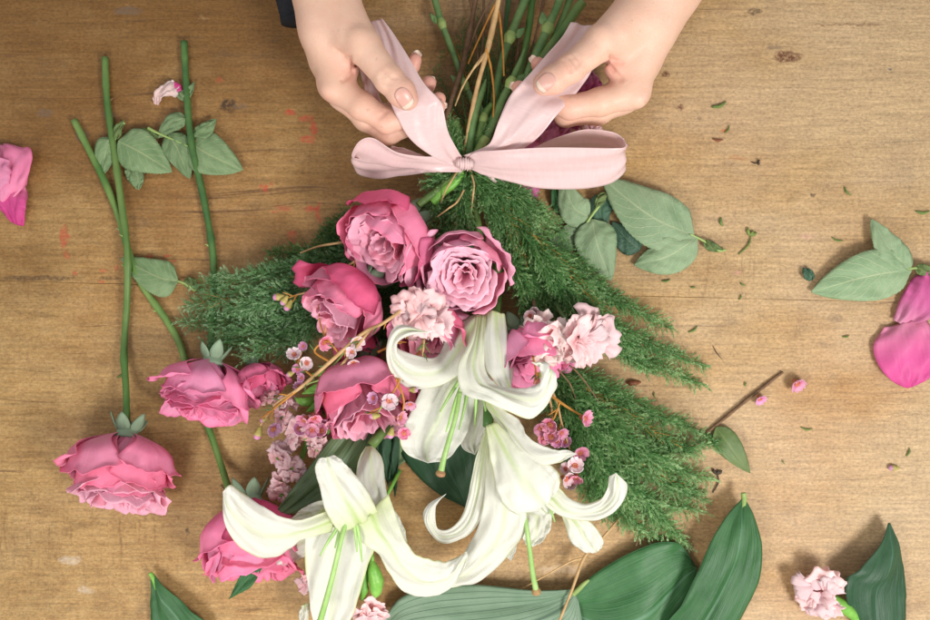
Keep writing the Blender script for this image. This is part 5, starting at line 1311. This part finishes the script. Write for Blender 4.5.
cstem('lowest pale cut end right above the knot', [(486, 138, 50), (482, 144, 52), (476, 156, 50)], [4.6, 4.4, 4], 'node', seed=12)
cstem('green stem emerging below the knot toward the first rose', [(462, 172, 48), (455, 182, 48), (445, 190, 46), (432, 202, 44)], [3.6, 4.4, 4.6, 4.2], 'bud', seed=13)
GT = 'bare woody twigs gathered above the knot'
def twig(label, segs, mat='bark', group=GT, cat='twig'):
    r = thing('twig', label, cat, (segs[0][0][0][0], segs[0][0][0][1], 0), group)
    for i, (p, rad) in enumerate(segs):
        w_ = wob(int(p[0][0])+i, 6, 3)
        tube('stem' if i == 0 else 'side_twig', p, rad, M[mat], r, n=8, m=40, bump=lambda q: 1+.22*w_(q))
    return r
twig('tall light brown forked twig in the middle of the stem bunch', [([(502, -20, 60), (496, 12, 60), (488, 48, 60), (478, 84, 60), (470, 122, 56), (464, 155, 50)], [2.4, 2.6, 2.2, 2.]), ([(486, 52, 60), (474, 68, 60), (463, 86, 58), (455, 106, 54)], [1.4, 1, .7]), ([(486, 52, 60), (481, 60, 61), (476, 66, 60)], [1.6, 1])], 'straw')
twig('dark brown twig leaning at the left of the stem bunch', [([(478, -10, 30), (473, 14, 30), (467, 45, 30), (460, 75, 32), (450, 105, 34), (447, 125, 36), (460, 160, 40)], [2, 2.6, 2.8, 2.4]), ([(492, 0, 24), (480, 20, 24), (468, 50, 26)], [1, 1.2]), ([(470, -5, 14), (476, 40, 14), (480, 90, 18), (474, 150, 34)], [1.6, 1.8]),
    ([(505, -5, 20), (500, 50, 20), (490, 100, 22), (476, 150, 34)], [1.5, 1.4]), ([(484, -5, 16), (482, 50, 16), (470, 100, 22), (464, 150, 34)], [1.3, 1.2]), ([(520, -5, 10), (518, 50, 12), (506, 100, 16), (480, 155, 34)], [1.5, 1.3]), ([(545, -5, 8), (532, 50, 10), (512, 105, 14), (482, 155, 34)], [1.5, 1.3])])
twig('golden hair-thin needle twig hanging behind the light brown fork', [([(497, 5, 50), (500, 20, 50), (503, 50, 50), (504, 76, 48)], [1.1, 1., .8]), ([(486, 48, 62), (491, 68, 60), (494, 95, 56), (493, 124, 52)], [1., 1., .8]), ([(495, 4, 50), (484, 28, 46), (474, 50, 42), (468, 64, 38)], [1., .9, .7])], 'rust')
twig('thin yellow twigs crossing the green tuft below the bow', [([(464, 190, 54), (457, 202, 62), (449, 208, 62), (437, 217, 58)], [.8, .9, .8, .6]), ([(458, 170, 52), (452, 180, 58), (446, 190, 56), (441, 202, 48)], [.8, .9, .6]), ([(470, 170, 50), (474, 184, 56), (473, 196, 58), (471, 214, 48)], [.8, .9, .6])], 'straw')
twig('orange conifer twigs bare of needles on the lower right spray', [([(552, 362, 50), (562, 374, 54), (570, 384, 54), (576, 400, 46)], [.7, .8, .7, .4]), ([(560, 360, 44), (574, 369, 50), (586, 383, 51), (600, 404, 44)], [.6, .8, .7, .4])], 'bark')
GF = 'bare twigs lying on the wood'
twig('straight grey-brown twig lying on bare wood right of the big conifer spray', [([(703, 436, 2), (725, 418, 3), (752, 396, 3), (783, 372, 2)], [1.2, 1.5, 1.7, 1.4])], 'bark', GF)
twig('forked straw twig over the leaves at the bottom, right of the green style', [([(559, 622, 18), (572, 590, 22), (584, 558, 20), (600, 541, 18), (622, 516, 16), (640, 500, 12)], [1.3, 1.5, 1.6, 1.2, 1]), ([(584, 558, 20), (570, 562, 18), (545, 576, 12), (520, 590, 10)], [1., .8, .5]), ([(580, 562, 20), (574, 566, 20)], [.8, .5])], 'straw', GF)
twig('short dark twig stub touching the top edge of the big dark leaf', [([(641, 524, 8), (639, 535, 10), (636, 546, 14)], [1, 1, .8])], 'bark', GF)

# ------------------------------------------------------------------ clippings on the table
GD = 'small green clippings scattered on the wood'
def clip(label, x, y, L, ang, w, mat='debris', group=GD, cat='clipping', curve=.15, fork=False):
    a = math.radians(ang); d = np.array([math.cos(a), math.sin(a)]); n_ = np.array([-d[1], d[0]])
    p = np.array([x, y])
    pts = [(*(p-d*L/2), 1.2), (*(p+n_*L*curve), 2.0), (*(p+d*L/2), 1.4)]
    r = thing('clipping', label, cat, (x, y, 0), group)
    tube('stalk' if fork else 'needle', pts, [w*.22, w*.40, w*.12], M[mat], r, n=6, m=10)
    if fork:
        q = p+d*L*.35
        for s_ in (-1, 1, .3):
            e = q+(d*.7+n_*s_*.6)*L*.33
            tube('needle', [(*q, 1.5), (*((q+e)/2+n_*s_), 2.4), (*e, 1.5)], [w*.4, w*.7, w*.2], M[mat], r, n=6, m=8)
for a in [('widest green clipping, upper right, left of the bare wood centre', 719, 104, 15, -20, 5), ('thin green sliver below the widest upper clipping', 727, 129, 9, -60, 2.4),
          ('dark green needle right of the bow, on clean wood', 848, 191, 11, 50, 3), ('green fleck cut by the right edge', 923, 211, 14, 0, 4), ('stubby green fleck above the stalk of the pale leaf spray', 722, 222, 9, 75, 4),
          ('slim green needle left of the far right leaf', 838, 239, 12, 15, 2.6), ('tiny fleck left of the far right leaf pair', 743, 284, 6, 30, 2.6), ('tiny upright fleck below the far right leaf stalk scrap', 740, 297, 6, -70, 2.4),
          ('green fleck below the far right leaf tip', 846, 336, 7, -10, 2.6), ('hooked green clipping right of the small olive leaf', 807, 428, 12, 8, 2.6), ('upright dark needle near the right edge above the purple bud', 908, 452, 9, -70, 3),
          ('minute green fleck between twig and conifer tip', 745, 384, 4, -80, 3), ('flat green fleck under the lower pale rose leaflet', 666, 280, 9, -10, 3.), ('small fleck right of the flat fleck', 693, 287, 5, 0, 2.6),
          ('slanted green needle above the right conifer tip', 693, 329, 11, -35, 3), ('tiny green sprout beside the straight loose stem', 120, 375, 8, -40, 3), ('tiny comma-shaped fleck below the small olive leaf', 784, 462, 5, 60, 1.6),
          ('short dark needle below the seed husk', 655, 395, 6, 80, 1.8)]:
    clip(*a)
clip('green sprig with a tiny leafy head right of the pale leaf spray', 745, 243, 26, -60, 2.6, fork=True)
clip('dry black sprig beside the lower right conifer tip', 715, 482, 22, -78, 2.4, 'darkdebris', fork=True)
clip('curved dry needle above the twig', 718, 353, 18, 55, 1.2, 'darkdebris', curve=.05)
clip('brown flake below the two upper right clippings', 718, 139, 10, 5, 3.6, 'browndebris')
clip('tiny black T-shaped scrap at upper right', 755, 162, 8, 5, 1.8, 'darkdebris', fork=True)
clip('brown crumb at the foot of the loose lowest rose calyx', 225, 487, 9, 20, 1.6, 'darkdebris')

# ------------------------------------------------------------------ light, world, camera
w = D.worlds.new('World'); SC.world = w; w.use_nodes = True
bg = w.node_tree.nodes['Background']; bg.inputs[0].default_value = (.92, .91, .92, 1); bg.inputs[1].default_value = WORLD
def area(name, loc, tgt, size, power, col, spr=180):
    l = D.lights.new(name, 'AREA'); l.shape = 'RECTANGLE'; l.size = size[0]; l.size_y = size[1]; l.energy = power; l.color = col; l.spread = math.radians(spr)
    o = D.objects.new(name, l); COL.objects.link(o); o.location = loc
    o.rotation_euler = (Vector(tgt)-Vector(loc)).to_track_quat('-Z', 'Y').to_euler()
for a in LIGHTS: area(*a)
cam = D.cameras.new('camera'); co = D.objects.new('camera', cam); COL.objects.link(co)
co.location = (0, 0, H*S); co.rotation_euler = (0, 0, 0)
cam.sensor_width = 36; cam.lens = 36*H/930.; cam.clip_start = .01; cam.clip_end = 50
cam.dof.use_dof = True; cam.dof.focus_distance = (H-55)*S; cam.dof.aperture_fstop = 9.0
SC.camera = co
SC.render.engine = 'CYCLES'
SC.view_settings.view_transform = 'Standard'; SC.view_settings.look = 'None'; SC.view_settings.gamma = 1; SC.view_settings.exposure = EXPO
